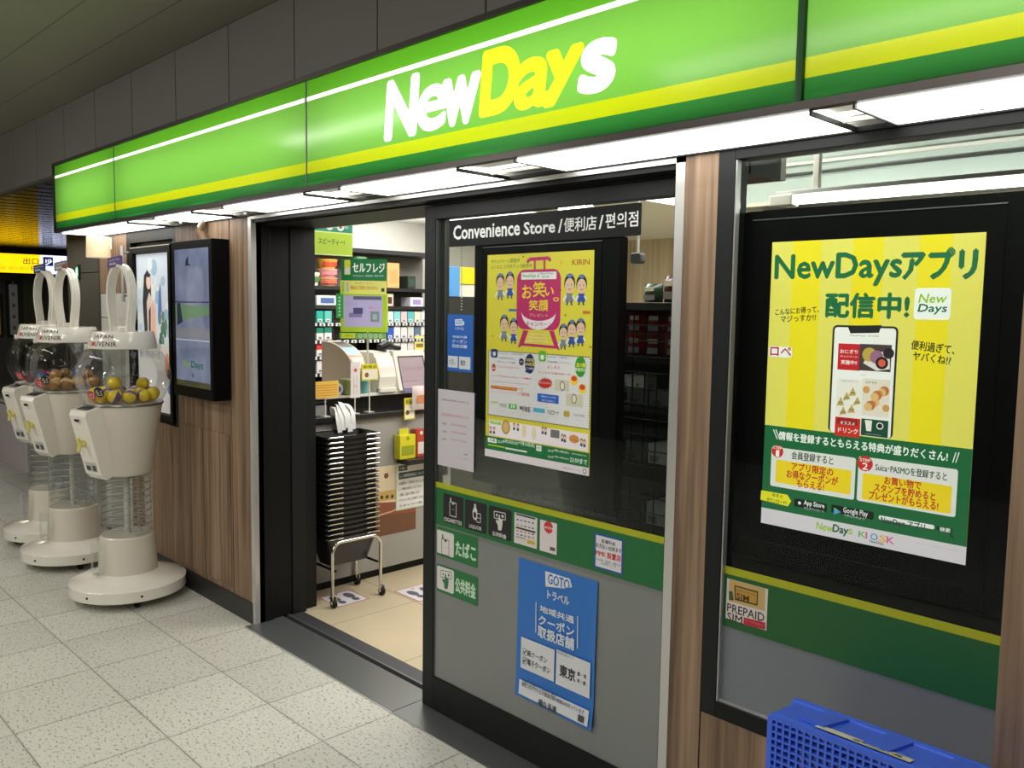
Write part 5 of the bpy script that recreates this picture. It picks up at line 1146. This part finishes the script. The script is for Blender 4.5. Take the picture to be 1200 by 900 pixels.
# --- cards and small goods on the counter
def upright(name, label, cat, q, x, rgb, draw=None, th=.004, foot=None):
    y0, z0_, y1, z1_ = xb(*q, x); t = thing(name, label, cat, (x, (y0 + y1) / 2, foot if foot is not None else z0_))
    p = Print(facex(x), .05, .4, .0001); p.mb.box(x - th, x, y0, y1, z0_, z1_, mat('ink', rgb, .4, 0, .05))
    if draw: draw(p, y0, z0_, y1, z1_)
    p.mb.build('card', t)
    if foot is not None:
        ym = (y0 + y1) / 2; MB().tube([(x - .006, ym, foot), (x - .006, ym, z0_ + .004)], .0035, M_WHITE, 8).box(x - .03, x + .015, ym - .02, ym + .02, foot, foot + .004, M_WHITE).build('stand', t)
    return t
def d_yel(p, a, b, c, d):
    for k in range(5): p.rect(a + .01, b + .012 + k * .014, c - .01, b + .016 + k * .014, (206, 130, 60))
def d_star(p, a, b, c, d):
    m = (a + c) / 2; zz = d - .045; p.poly([(m + (.016 if k % 2 == 0 else .007) * math.sin(PI * k / 5), zz + (.016 if k % 2 == 0 else .007) * math.cos(PI * k / 5)) for k in range(10)], (200, 40, 60))
    p.txt('おすすめ', m - .012, b + .06, m + .012, b + .072, (110, 90, 100)); p.line([(m - .012, b + .02), (m - .012, d - .08)], .002, (120, 100, 110)); p.line([(m + .01, b + .02), (m + .01, d - .08)], .002, (150, 130, 140))
def d_pop(p, a, b, c, d):
    p.rect(a + .006, b + .006, c - .006, b + (d - b) * .66, (226, 220, 200)); p.circ(a + (c - a) * .3, b + (d - b) * .32, .014, (120, 80, 50)); p.txt('新商品', a + .01, b + (d - b) * .72, c - .01, d - .008, (70, 80, 30), .03)
upright('price_card', 'yellow price card on stand at the near counter end', 'card', (366, 448, 397, 465.5), -4.05, (236, 192, 84), d_yel, .004, .985)
upright('standing_card', 'narrow white card with red star in front of the register', 'card', (411, 425, 422, 466), -4.06, (220, 212, 208), d_star, .004, .985)
upright('promotion_card', 'yellow and white promotion card standing below the white register', 'card', (424, 427, 443, 445), -4.075, (216, 206, 50), d_pop, .004, .985)
upright('promotion_card', 'yellow promotion card clipped at the far ledge beside snack packs', 'card', (474, 467, 486, 491), -4.02, (214, 204, 60), d_pop, .004, .985)
mb = MB().lathe([(.02, 1.088), (.022, 1.16), (.018, 1.165)], mat('teal_cup', (110, 180, 184), .3), (-4.155, xz(427, 455, -4.155)[0]), 14)
tag(mb.build('paper_cup', None, (-4.155, xz(427, 455, -4.155)[0], 1.088)), 'small teal cup on counter below the promotion card', 'cup')
for k, (px, c, lb) in enumerate(((374, (222, 220, 216), 'white rolled paper above the yellow price card'), (394, (210, 214, 222), 'white roll with blue core beside the receipt terminal'))):
    yy, zz = xz(px, 446, -4.16); mb = MB(); k_ = 18
    mb.tube([(-4.24, yy, 1.088 + .034), (-4.14, yy, 1.088 + .034)], .034, mat('paper_roll', c, .4), 18); mb.tube([(-4.141, yy, 1.122), (-4.137, yy, 1.122)], .018, mat('roll_core', (50, 80, 150) if k else (200, 190, 180), .4), 14)
    tag(mb.build('paper_roll', None, (-4.19, yy, 1.088)), lb, 'paper roll')
mb = MB().box(-4.2, -4.12, xz(400, 450, -4.16)[0], xz(409, 450, -4.16)[0], 1.088, 1.18, mat('green_snack', (120, 130, 70), .4))
tag(mb.build('snack_pouch', None, (-4.16, .78, 1.088), .01), 'dark green snack pouch between paper roll and white star card', 'snack')
def pouch(name, label, cat, y0, y1, z0_, z1_, x, th, rgb, rgb2, group=None):
    t = thing(name, label, cat, (x, (y0 + y1) / 2, z0_), 0, group); mb = MB(); n_ = 6; vs = []
    for j in range(n_ + 1):
        for i in range(n_ + 1):
            u = i / n_; v = j / n_; b = th * (math.sin(PI * u) * math.sin(PI * v)) ** .5; vs.append((x + b, y0 + (y1 - y0) * u, z0_ + (z1_ - z0_) * v))
    m_ = len(vs); vs += [(2 * x - a, b, c) for a, b, c in vs]; fs = []
    for j in range(n_):
        for i in range(n_):
            q = (j * (n_ + 1) + i, j * (n_ + 1) + i + 1, (j + 1) * (n_ + 1) + i + 1, (j + 1) * (n_ + 1) + i); fs += [q, tuple(m_ + k for k in reversed(q))]
    mb.add(vs, fs, mat('packet_film', rgb, .3), True); mb.build('packet', t)
    a_, b_ = y0 + (y1 - y0) * .2, y1 - (y1 - y0) * .2; p = Print(facex(x + th + .001)); p.rect(a_, z0_ + (z1_ - z0_) * .3, b_, z0_ + (z1_ - z0_) * .62, rgb2); p.mb.build('packet_label', t)
    return t
y0, z0_, y1, z1_ = xb(483, 480, 500, 506, -4.0)
pouch('snack_packet', 'large pink and white snack packet on the far counter ledge', 'snack', y0, y1, .985, .985 + (z1_ - z0_), -4.0, .02, (214, 196, 190), (206, 130, 90))
y0, z0_, y1, z1_ = xb(468, 506, 488, 527, -4.0)
for nm, lb, q, c, c2 in (('candy_box', 'yellow candy box on lower black counter ledge', (469, 511, 487, 527), (214, 206, 40), (150, 160, 40)), ('candy_box', 'red and white candy box on lower ledge beside yellow box', (488.5, 504, 499, 527), (180, 70, 50), (220, 214, 206))):
    y0, z0_, y1, z1_ = xb(*q, -3.99); t = thing(nm, lb, 'candy box', (-4.02, (y0 + y1) / 2, .70))
    MB().box(-4.05, -3.99, y0, y1, .70, z1_, mat('ink', c, .4)).build('carton', t, None, .002); p = Print(facex(-3.9895)); p.rect(y0 + .01, .72, y1 - .01, .70 + (z1_ - .7) * .55, c2); p.circ((y0 + y1) / 2, z1_ - .02, .012, c2); p.mb.build('carton_label', t)
upright('promotion_card', 'small yellow flag card standing over the yellow candy box', 'card', (468, 503, 479, 511), -4.03, (206, 200, 60), None, .003)['category'] = 'card'

# --- tobacco shelving behind the counter
SX = -5.3
t = thing('tobacco_shelf', 'dark wall shelving with price strips behind the checkout counter', 'shelf', (-5.45, 1.7, 0))
pbox('back_panel', t, -5.62, -5.58, .5, 2.42, 0, 2.0, mat('shelf_back_grey', (140, 138, 132), .5))
M_SHELF = mat('black_shelf', (30, 29, 30), .4)
pbox('top_beam', t, -5.58, SX + .02, .5, 2.42, 1.985, 2.015, M_SHELF)
SZ = [1.735, 1.597, 1.474, 1.350, 1.235, 1.114]
for z_ in SZ: pbox('shelf_board', t, -5.58, SX + .01, .5, 2.42, z_ - .026, z_, M_SHELF)
pbox('base_cabinet', t, -5.58, SX, .5, 2.42, 0, 1.0, M_DARK)
for y in (1.385, 1.79): pbox('divider', t, -5.58, SX - .01, y - .012, y + .012, 1.0, 1.570, M_SHELF)
def tags(z_):
    mb = MB()
    for k in range(21): y = 1.0 + .0665 * k; mb.box(SX + .0105, SX + .013, y, y + .045, z_ - .024, z_ - .002, mat('price_tag', (206, 206, 206), .5)).box(SX + .0131, SX + .0134, y + .014, y + .03, z_ - .022, z_ - .008, mat('price_tag_print', (60, 60, 64), .5))
    return mb
for z_ in SZ[2:]: tags(z_).build('price_strip', t)
WHT = (216, 216, 214)
ROWS = [('top', SZ[2], [(46, 160, 146), (90, 176, 166), (200, 206, 204), (120, 190, 190), (206, 176, 180), (84, 176, 176), (216, 210, 180), (206, 206, 210), (200, 200, 196)]),
        ('second', SZ[3], [(30, 120, 96), (40, 124, 104), (44, 84, 180), WHT, (206, 204, 206), (196, 196, 192), (90, 110, 130), (206, 206, 204), (190, 190, 190)]),
        ('third', SZ[4], [(206, 54, 60), (200, 50, 54), WHT, (210, 210, 206), WHT, (204, 204, 204), (214, 206, 140), WHT, WHT]),
        ('fourth', SZ[5], [(220, 212, 214), (214, 206, 208), WHT, WHT, WHT, WHT, WHT, WHT, WHT])]
CN = {0: 'first', 1: 'second', 2: 'third', 3: 'fourth', 4: 'fifth', 5: 'sixth', 6: 'seventh', 7: 'eighth', 8: 'ninth'}
PY = [1.248, 1.315] + [1.86 + .0655 * k for k in range(7)]
def cname(c):
    r, g, b = c
    if min(c) > 170: return 'white'
    if r > 180 and g < 90: return 'red topped'
    if b > 150 and g < 120: return 'blue'
    return 'teal' if g >= r else 'cream'
for rn, z_, cs in ROWS:
    for i, (c, y) in enumerate(zip(cs, PY)):
        if rn == 'fourth' and i > 1: continue
        h = (.087 + .005 * ((i * 5) % 2)) if rn in ('second', 'fourth') else .083
        t = thing('cigarette_packet', '%s cigarette packet, %s along the %s tobacco row' % (cname(c), CN[i], rn), 'cigarette packet', (SX - .015, y + .028, z_), 0, 'cigarette packets behind the counter')
        low = WHT if (rn in ('second', 'third') and i < 2) else c
        MB().box(SX - .024, SX, y, y + .057, z_, z_ + h * .55, mat('packet_board', low, .35)).build('carton', t)
        MB().box(SX - .0242, SX + .0002, y - .0002, y + .0572, z_ + h * .55, z_ + h, mat('packet_board', c, .35)).build('flip_top', t)
        p = Print(facex(SX + .0004)); p.rect(y + .012, z_ + .004, y + .045, z_ + h * .3, (190, 190, 190) if min(low) > 170 else (214, 214, 210)); p.rect(y + .018, z_ + .008, y + .038, z_ + h * .22, (96, 96, 100)); p.mb.build('packet_label', t)
# goods on the upper shelves
def bowl(y, z_, h, r, c, lb, nm='noodle_bowl'):
    mb = MB().lathe([(r * .74, z_), (r * .95, z_ + h * .82), (r, z_ + h * .86), (r, z_ + h), (r * .96, z_ + h)], mat('noodle_cup', c[0], .4), (SX - .08, y), 26)
    t = thing(nm, lb, 'noodle cup', (SX - .08, y, z_)); mb.build('cup', t); MB().lathe([(r * .98, z_ + h), (r * .9, z_ + h + .003)], mat('noodle_cup', c[1], .4), (SX - .08, y), 26).build('lid', t)
    p = Print(lambda u, v, d: (SX - .08 + (r * .93 + .003 + d) * math.cos(u), y + (r * .93 + .003 + d) * math.sin(u), v)); 
    for k in range(6): p.poly([(-1.0 + .3 * k, z_ + h * .3), (-.7 + .3 * k, z_ + h * .3), (-.7 + .3 * k, z_ + h * .68), (-1.0 + .3 * k, z_ + h * .68)], c[1], .01)
    p.mb.build('cup_label', t)
bowl(1.385, 1.735, .058, .076, ((214, 150, 120), (206, 96, 70)), 'lowest noodle bowl of the three on the shelf by the banner')
bowl(1.385, 1.797, .058, .076, ((220, 160, 150), (226, 130, 140)), 'pink noodle bowl in the middle of the three stacked on the shelf')
bowl(1.385, 1.859, .066, .076, ((220, 170, 60), (206, 60, 50)), 'yellow and red noodle bowl on top of the stack of three')
bowl(1.265, 1.735, .092, .052, ((224, 218, 200), (60, 120, 60)), 'white and green cup noodle beside the stacked noodle bowls', 'cup_noodle')
bowl(1.66, 1.735, .22, .06, ((120, 176, 130), (170, 210, 170)), 'pale green tub showing above the self checkout header', 'plastic_tub')
def shelf_box(nm, lb, q, c, c2, z_, dep=.12):
    y0, z0_, y1, z1_ = xb(*q, SX - .01); t = thing(nm, lb, 'box', (SX - .08, (y0 + y1) / 2, z_)); MB().box(SX - .01 - dep, SX - .01, y0, y1, z_, z_ + (z1_ - z0_), mat('carton_board', c, .5)).build('carton', t, None, .002)
    p = Print(facex(SX - .0095)); a, b = y0 + (y1 - y0) * .18, y1 - (y1 - y0) * .18; p.rect(a, z_ + (z1_ - z0_) * .2, b, z_ + (z1_ - z0_) * .75, c2); p.mb.build('carton_label', t)
shelf_box('cardboard_box', 'brown cardboard box on top shelf just beside the checkout header', (454, 303.5, 468, 333.5), (206, 160, 100), (196, 146, 88), 1.735)
shelf_box('dark_carton', 'black and green carton on top shelf past the cardboard box', (478, 319, 487, 334), (32, 44, 38), (46, 70, 54), 1.735)
shelf_box('white_carton', 'blue and white carton on second shelf under the noodle bowls', (371, 343, 396, 355), (206, 208, 212), (70, 96, 150), 1.597)
shelf_box('framed_card', 'dark framed card on second shelf beside the lime screen', (452, 341, 461, 355.5), (214, 186, 170), (64, 44, 48), 1.597, .03)
shelf_box('striped_carton', 'white and lilac striped carton on second shelf near the door', (481, 345, 496, 356), (216, 212, 222), (150, 132, 180), 1.597)
mb = MB().box(SX + .005, SX + .01, *(lambda q: (q[0], q[2], q[1], q[3]))(xb(486, 394, 497, 411, SX + .01)), mat('ink', (214, 206, 120), .4)); mb.box(SX + .0101, SX + .0104, 2.13, 2.2, 1.28, 1.31, mat('ink', (130, 110, 60), .4))
tag(mb.build('shelf_notice', None, (SX + .008, 2.16, 1.25)), 'pale yellow paper notice hanging on the tobacco shelf edge', 'notice')
# hanging speedy-service banner
x = -4.4; q0 = xz(365, 271, x); q1 = xz(413, 265, x); y0, y1 = q0[0] - .1, q1[0]
t = thing('hanging_banner', 'green and lime hanging banner inside the top of the doorway', 'banner', (x, (y0 + y1) / 2, 1.90))
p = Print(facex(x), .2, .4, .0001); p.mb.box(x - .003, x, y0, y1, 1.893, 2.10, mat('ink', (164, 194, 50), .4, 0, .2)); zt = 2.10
p.rect(y0, 2.03, y1, zt, (24, 128, 96)); p.rect(y0, 2.024, y1, 2.031, (196, 214, 150)); p.rect(y0, 1.893, y1, 1.899, (206, 216, 150)); p.txt('スピーティー!', y1 - .235, 1.955, y1 - .055, 1.99, (60, 92, 30), .03)
for a in (-.16, -.085): p.circ(y1 + a, 2.065, .026, (206, 210, 206)); p.circ(y1 + a, 2.065, .013, (130, 80, 80)); p.txt('使える', y1 + a + .03, 2.055, y1 + a + .055, 2.075, (206, 226, 216), .01)
p.mb.build('sheet', t); MB().tube([(x, y0 + .05, 2.10), (x, y0 + .05, 2.3)], .002, M_WHITE, 6).tube([(x, y1 - .03, 2.10), (x, y1 - .03, 2.3)], .002, M_WHITE, 6).build('cord', t)
# ceiling light boxes of the store
for q in ((-5.25, -4.35, 1.0, 3.2), (-3.3, -2.6, .8, 3.2)):
    t = thing('ceiling_light', 'white rectangular ceiling light panel over the %s' % ('tobacco shelf' if q[0] < -4 else 'shop aisle'), 'ceiling light', ((q[0] + q[1]) / 2, (q[2] + q[3]) / 2, 2.3))
    pbox('trim_frame', t, q[0] - .02, q[1] + .02, q[2] - .02, q[3] + .02, 2.288, 2.3, M_WHITE); pbox('diffuser', t, q[0], q[1], q[2], q[3], 2.280, 2.288, mat('lit_diffuser', (255, 255, 252), .5, 0, 3))

# --- wire-front gondola seen through the door glass
GY = .55
t = thing('wire_gondola', 'black wire grid display shelf behind the sliding door glass', 'shelf', (-1.9, .85, 0))
mb = MB()
for k in range(22): x = -2.684 + .056 * k; mb.tube([(x, GY, .1), (x, GY, 1.60)], .0024, M_BLACK, 5)
for k in range(27): z_ = .1 + .0577 * k; mb.tube([(-2.70, GY - .003, z_), (-1.5, GY - .003, z_)], .0024, M_BLACK, 5)
mb.build('wire_grid', t)
for z_ in (.12, .55, .80, 1.03, 1.24, 1.425): pbox('shelf_board', t, -2.7, -1.5, GY + .01, GY + .42, z_ - .02, z_, M_DARK)
pbox('back_panel', t, -2.7, -1.5, GY + .42, GY + .44, 0, 1.62, M_DARK)
for x in (-2.7, -1.5): pbox('upright', t, x - .015, x + .015, GY + .0, GY + .44, 0, 1.63, M_BLACK)
pbox('top_board', t, -2.7, -1.5, GY - .01, GY + .44, 1.60, 1.625, M_DARK)
def ypouch(nm, lb, x0, x1, z0_, z1_, y, th, c, c2, grp=None):
    t = thing(nm, lb, 'snack bag', ((x0 + x1) / 2, y, z0_), 0, grp); mb = MB(); n_ = 6; vs = []
    for j in range(n_ + 1):
        for i in range(n_ + 1): u = i / n_; v = j / n_; b = th * (math.sin(PI * u) * math.sin(PI * v)) ** .5; vs.append((x0 + (x1 - x0) * u, y - b, z0_ + (z1_ - z0_) * v))
    m_ = len(vs); vs += [(a, 2 * y - b, c_) for a, b, c_ in vs]; fs = []
    for j in range(n_):
        for i in range(n_): q = (j * (n_ + 1) + i, j * (n_ + 1) + i + 1, (j + 1) * (n_ + 1) + i + 1, (j + 1) * (n_ + 1) + i); fs += [q, tuple(m_ + k for k in reversed(q))]
    mb.add(vs, fs, mat('packet_film', c, .25), True); mb.build('packet', t)
    p = Print(front(y - th - .001)); p.rect(x0 + (x1 - x0) * .2, z0_ + (z1_ - z0_) * .12, x1 - (x1 - x0) * .2, z0_ + (z1_ - z0_) * .4, c2); p.rect(x0 + (x1 - x0) * .25, z0_ + (z1_ - z0_) * .6, x1 - (x1 - x0) * .25, z0_ + (z1_ - z0_) * .8, (206, 190, 160)); p.mb.build('packet_label', t)
for r_, z_ in enumerate((1.427, 1.512)):
    for k in range(5):
        x0 = -2.02 + .088 * k; ypouch('snack_bag', 'red snack bag, %s in the %s row behind the wire grid' % (CN[k], 'lower' if r_ == 0 else 'upper'), x0, x0 + .082, z_, z_ + .08, GY + .05, .018, ((150, 36, 40), (136, 30, 38), (160, 50, 46))[k % 3], (150, 150, 150), 'red snack bags behind the wire grid')
for k, (x0, c, lb) in enumerate(((-2.0, (40, 60, 42), 'dark green'), (-1.91, (70, 24, 28), 'dark maroon'), (-1.80, (104, 28, 32), 'deep red'))):
    ypouch('snack_bag', '%s snack bag lying on top of the wire display shelf' % lb, x0, x0 + .085, 1.627, 1.627 + .07 + .03 * (k == 1), GY + .12, .03, c, (120, 110, 100))
for r_, (z_, h, cs) in enumerate(((1.242, .06, [(96, 100, 98), (110, 112, 110), (104, 106, 106)]), (1.032, .075, [(84, 88, 86), (190, 192, 192), (200, 200, 200)]), (.802, .085, [(60, 64, 70), (184, 188, 192), (190, 192, 194)]), (.552, .09, [(70, 72, 74), (150, 152, 152), (160, 160, 160)]), (1.365, .05, [(206, 206, 200), (210, 208, 200), (90, 90, 88)]))):
    for k, c in enumerate(cs):
        x0 = -2.02 + .105 * k + .03; z0_ = z_ if r_ < 4 else 1.242 + .062
        if r_ == 4: x0 = -2.02 + .06 * k
        t = thing('goods_box', '%s goods box, %s along the %s shelf of the wire display' % ('white' if min(c) > 140 else 'grey', CN[k], ('second', 'third', 'fourth', 'fifth', 'upper')[r_]), 'box', (x0 + .05, GY + .1, z0_), 0, 'boxes on the wire display')
        w_ = .098 if r_ < 4 else .05
        MB().box(x0, x0 + w_, GY + .012, GY + .15, z0_, z0_ + h, mat('carton_board', c, .5)).build('carton', t, None, .003); p = Print(front(GY + .0115)); p.rect(x0 + .01, z0_ + .008, x0 + w_ * .5, z0_ + h * .4, tuple(int(v * .7) for v in c)); p.mb.build('carton_label', t)
t = thing('hanging_sensor', 'small grey box sensor hanging from store ceiling behind the door glass', 'sensor', (-1.92, .5, 1.80))
MB().extr(rrect(-1.945, 1.765, -1.895, 1.805, .012), lambda u, v, d: (u, .50 + d, v), .03, mat('sensor_grey', (130, 132, 134), .3, .3)).build('casing', t, None, .004); MB().tube([(-1.92, .515, 1.80), (-1.92, .515, 2.305)], .005, M_WHITE, 8).build('rod', t)
# --- pale bulkhead and tube lamp behind the right window
mb = MB().box(-2.0, .6, .9, 1.0, 1.985, 2.3, mat('pale_green_bulkhead', (176, 188, 178), .5)); mb.box(-2.0, .6, .885, .9, 2.085, 2.093, M_DARK); mb.box(-2.0, .6, .885, .9, 2.12, 2.13, M_WHITE); mb.box(-2.0, .6, .88, .9, 1.985, 2.0, mat('pale_trim', (206, 202, 184), .5))
struct(mb.build('wall_shop_bulkhead', None, (-.7, .95, 1.985)))
sbox('wall_shop_partition', -1.7, .6, 1.0, 1.06, 0, 1.985, mat('brown_partition', (120, 104, 84), .5))
t = thing('tube_lamp', 'long white fluorescent tube lamp glowing above the window poster', 'lamp', (-.7, .6, 1.94))
MB().tube([(-1.36, .6, 1.957), (.2, .6, 1.957)], .0135, mat('lit_tube', (255, 255, 252), .4, 0, 5), 12).build('tube', t); MB().box(-1.42, .25, .585, .615, 1.974, 1.988, mat('lamp_body', (210, 210, 204), .4)).box(-1.30, -1.28, .59, .61, 1.988, 2.3, M_WHITE).box(-.4, -.38, .59, .61, 1.988, 2.3, M_WHITE).build('fixture', t, None, .002); MB().box(-1.44, -1.36, .575, .625, 1.94, 1.976, M_WHITE).build('end_cap', t, None, .004)
# --- display seen through the slit at the door's leading edge
xq = -5.2; ya, ym_, yb_ = xz(522, 335, xq)[0], xz(538, 335, xq)[0], 3.6; zt, z1_ = xz(540, 313, xq)[1], xz(540, 333, xq)[1]
t = thing('drinks_cabinet', 'dark cabinet with blue and yellow top panels seen through the door slit', 'cabinet', (-5.23, 3.0, 0))
pbox('body', t, -5.27, xq, ya, yb_, 0, z1_ - .1, M_DARK, .004); pbox('blue_panel', t, -5.27, xq + .01, ya, ym_, z1_ - .1, zt, mat('blue_panel', (90, 150, 210), .4), .003); pbox('yellow_panel', t, -5.27, xq + .01, ym_, yb_, z1_, zt, mat('yellow_panel', (230, 206, 40), .4), .003); pbox('pale_panel', t, -5.27, xq, ym_, yb_, z1_ - .1, z1_, M_WHITE, .003)
mb = MB()
for k in range(34): mb.ball((ony(541, 330, .32).x, .32, 1.985 - .012 * k), .0035, M_ALU, 5)
tag(mb.build('bead_chain', None, (ony(541, 330, .32).x, .32, 1.58)), 'thin silver bead chain hanging behind the door glass slit', 'chain')

# ================================================================== BLUE CRATE BY THE WINDOW
M_BLUE = mat('blue_crate_plastic', (62, 104, 230), .35, coat=.2)
t = thing('plastic_crate', 'blue plastic crate with square mesh base standing on edge under the window', 'crate', (-.55, -.2, .12))
yF = -.30; xl, xr_, zt = -.893, -.20, .705; zb = .13
mb = MB(); cw = .0158; bw = .0026
nx_ = int((xr_ - xl) / cw); nz_ = int((zt - zb) / cw)
for i in range(nx_ + 1):
    x = xl + (xr_ - xl) * i / nx_; b_ = bw if 0 < i < nx_ else .006; mb.box(x - b_, x + b_, yF - .004, yF + .008, zb, zt, M_BLUE)
for j in range(nz_ + 1):
    z_ = zb + (zt - zb) * j / nz_; b_ = bw if 0 < j < nz_ else .006; mb.box(xl, xr_, yF - .0035, yF + .0075, z_ - b_, z_ + b_, M_BLUE)
mb.build('mesh_base', t)
ex = .022
def wall_(pts, th): 
    (a, b, c, d_) = [Vector(q) for q in pts]; n = (b - a).cross(d_ - a).normalized() * th; v = [a, b, c, d_, a + n, b + n, c + n, d_ + n]
    return MB().add(v, [(0, 1, 2, 3), (7, 6, 5, 4), (0, 4, 5, 1), (1, 5, 6, 2), (2, 6, 7, 3), (3, 7, 4, 0)], M_BLUE)
yB = -.13
wall_([(xl, yF, zt), (xr_, yF, zt), (xr_ + ex, yB, zt - .036), (xl - ex, yB, zt - .036)], .006).build('side_wall', t)
wall_([(xl, yF, zb), (xl, yF, zt), (xl - ex, yB, zt - .036), (xl - ex, yB, zb - ex)], .006).build('side_wall', t)
wall_([(xr_, yF, zt), (xr_, yF, zb), (xr_ + ex, yB, zb - ex), (xr_ + ex, yB, zt - .036)], .006).build('side_wall', t)
wall_([(xr_, yF, zb), (xl, yF, zb), (xl - ex, yB, zb - ex), (xr_ + ex, yB, zb - ex)], .006).build('side_wall', t)
mb = MB(); mb.box(xl - ex - .01, xr_ + ex + .01, yB - .014, yB + .012, zt - .050, zt - .024, M_BLUE)
mb.box(xl - ex - .012, xl - ex + .004, yB - .014, yB + .012, zb - .02, zt - .026, M_BLUE); mb.build('rim', t, None, .005)
for x in (-.84, -.70, -.56, -.42, -.28):
    wall_([(x, yF + .03, zt + .001), (x + .055, yF + .03, zt + .001), (x + .055, yB - .012, zt - .028), (x, yB - .012, zt - .028)], .006).build('stiffening_rib', t)
p = Print(lambda u, v, d: (u, yF + .015 + v, zt + .006 - v * .20 + d), 0, .4, .0002); p.rect(-.80, .0, -.60, .028, (206, 206, 170)); p.txt('返却用通い箱', -.72, .006, -.62, .022, (70, 70, 60), .02); p.mb.build('paper_label', t)
t2 = MB(); t2.box(-.93, -.17, -.34, -.03, 0, .090, mat('grey_dolly_plastic', (96, 98, 102), .5))
tag(t2.build('crate_pallet', None, (-.55, -.18, 0), .01), 'low grey plastic pallet carrying the blue crate under the window', 'pallet')

# small air gaps so that resting things do not share faces with what carries them
for o in list(COL.objects):
    if o.parent is None and o.get('category') in ('cigarette packet', 'noodle cup', 'box', 'snack', 'snack bag', 'candy box', 'card', 'cup', 'paper roll', 'bags', 'payment terminal', 'cash register', 'self checkout', 'screen', 'capsule') and o.location.x > -5.6:
        o.location.z += .0012
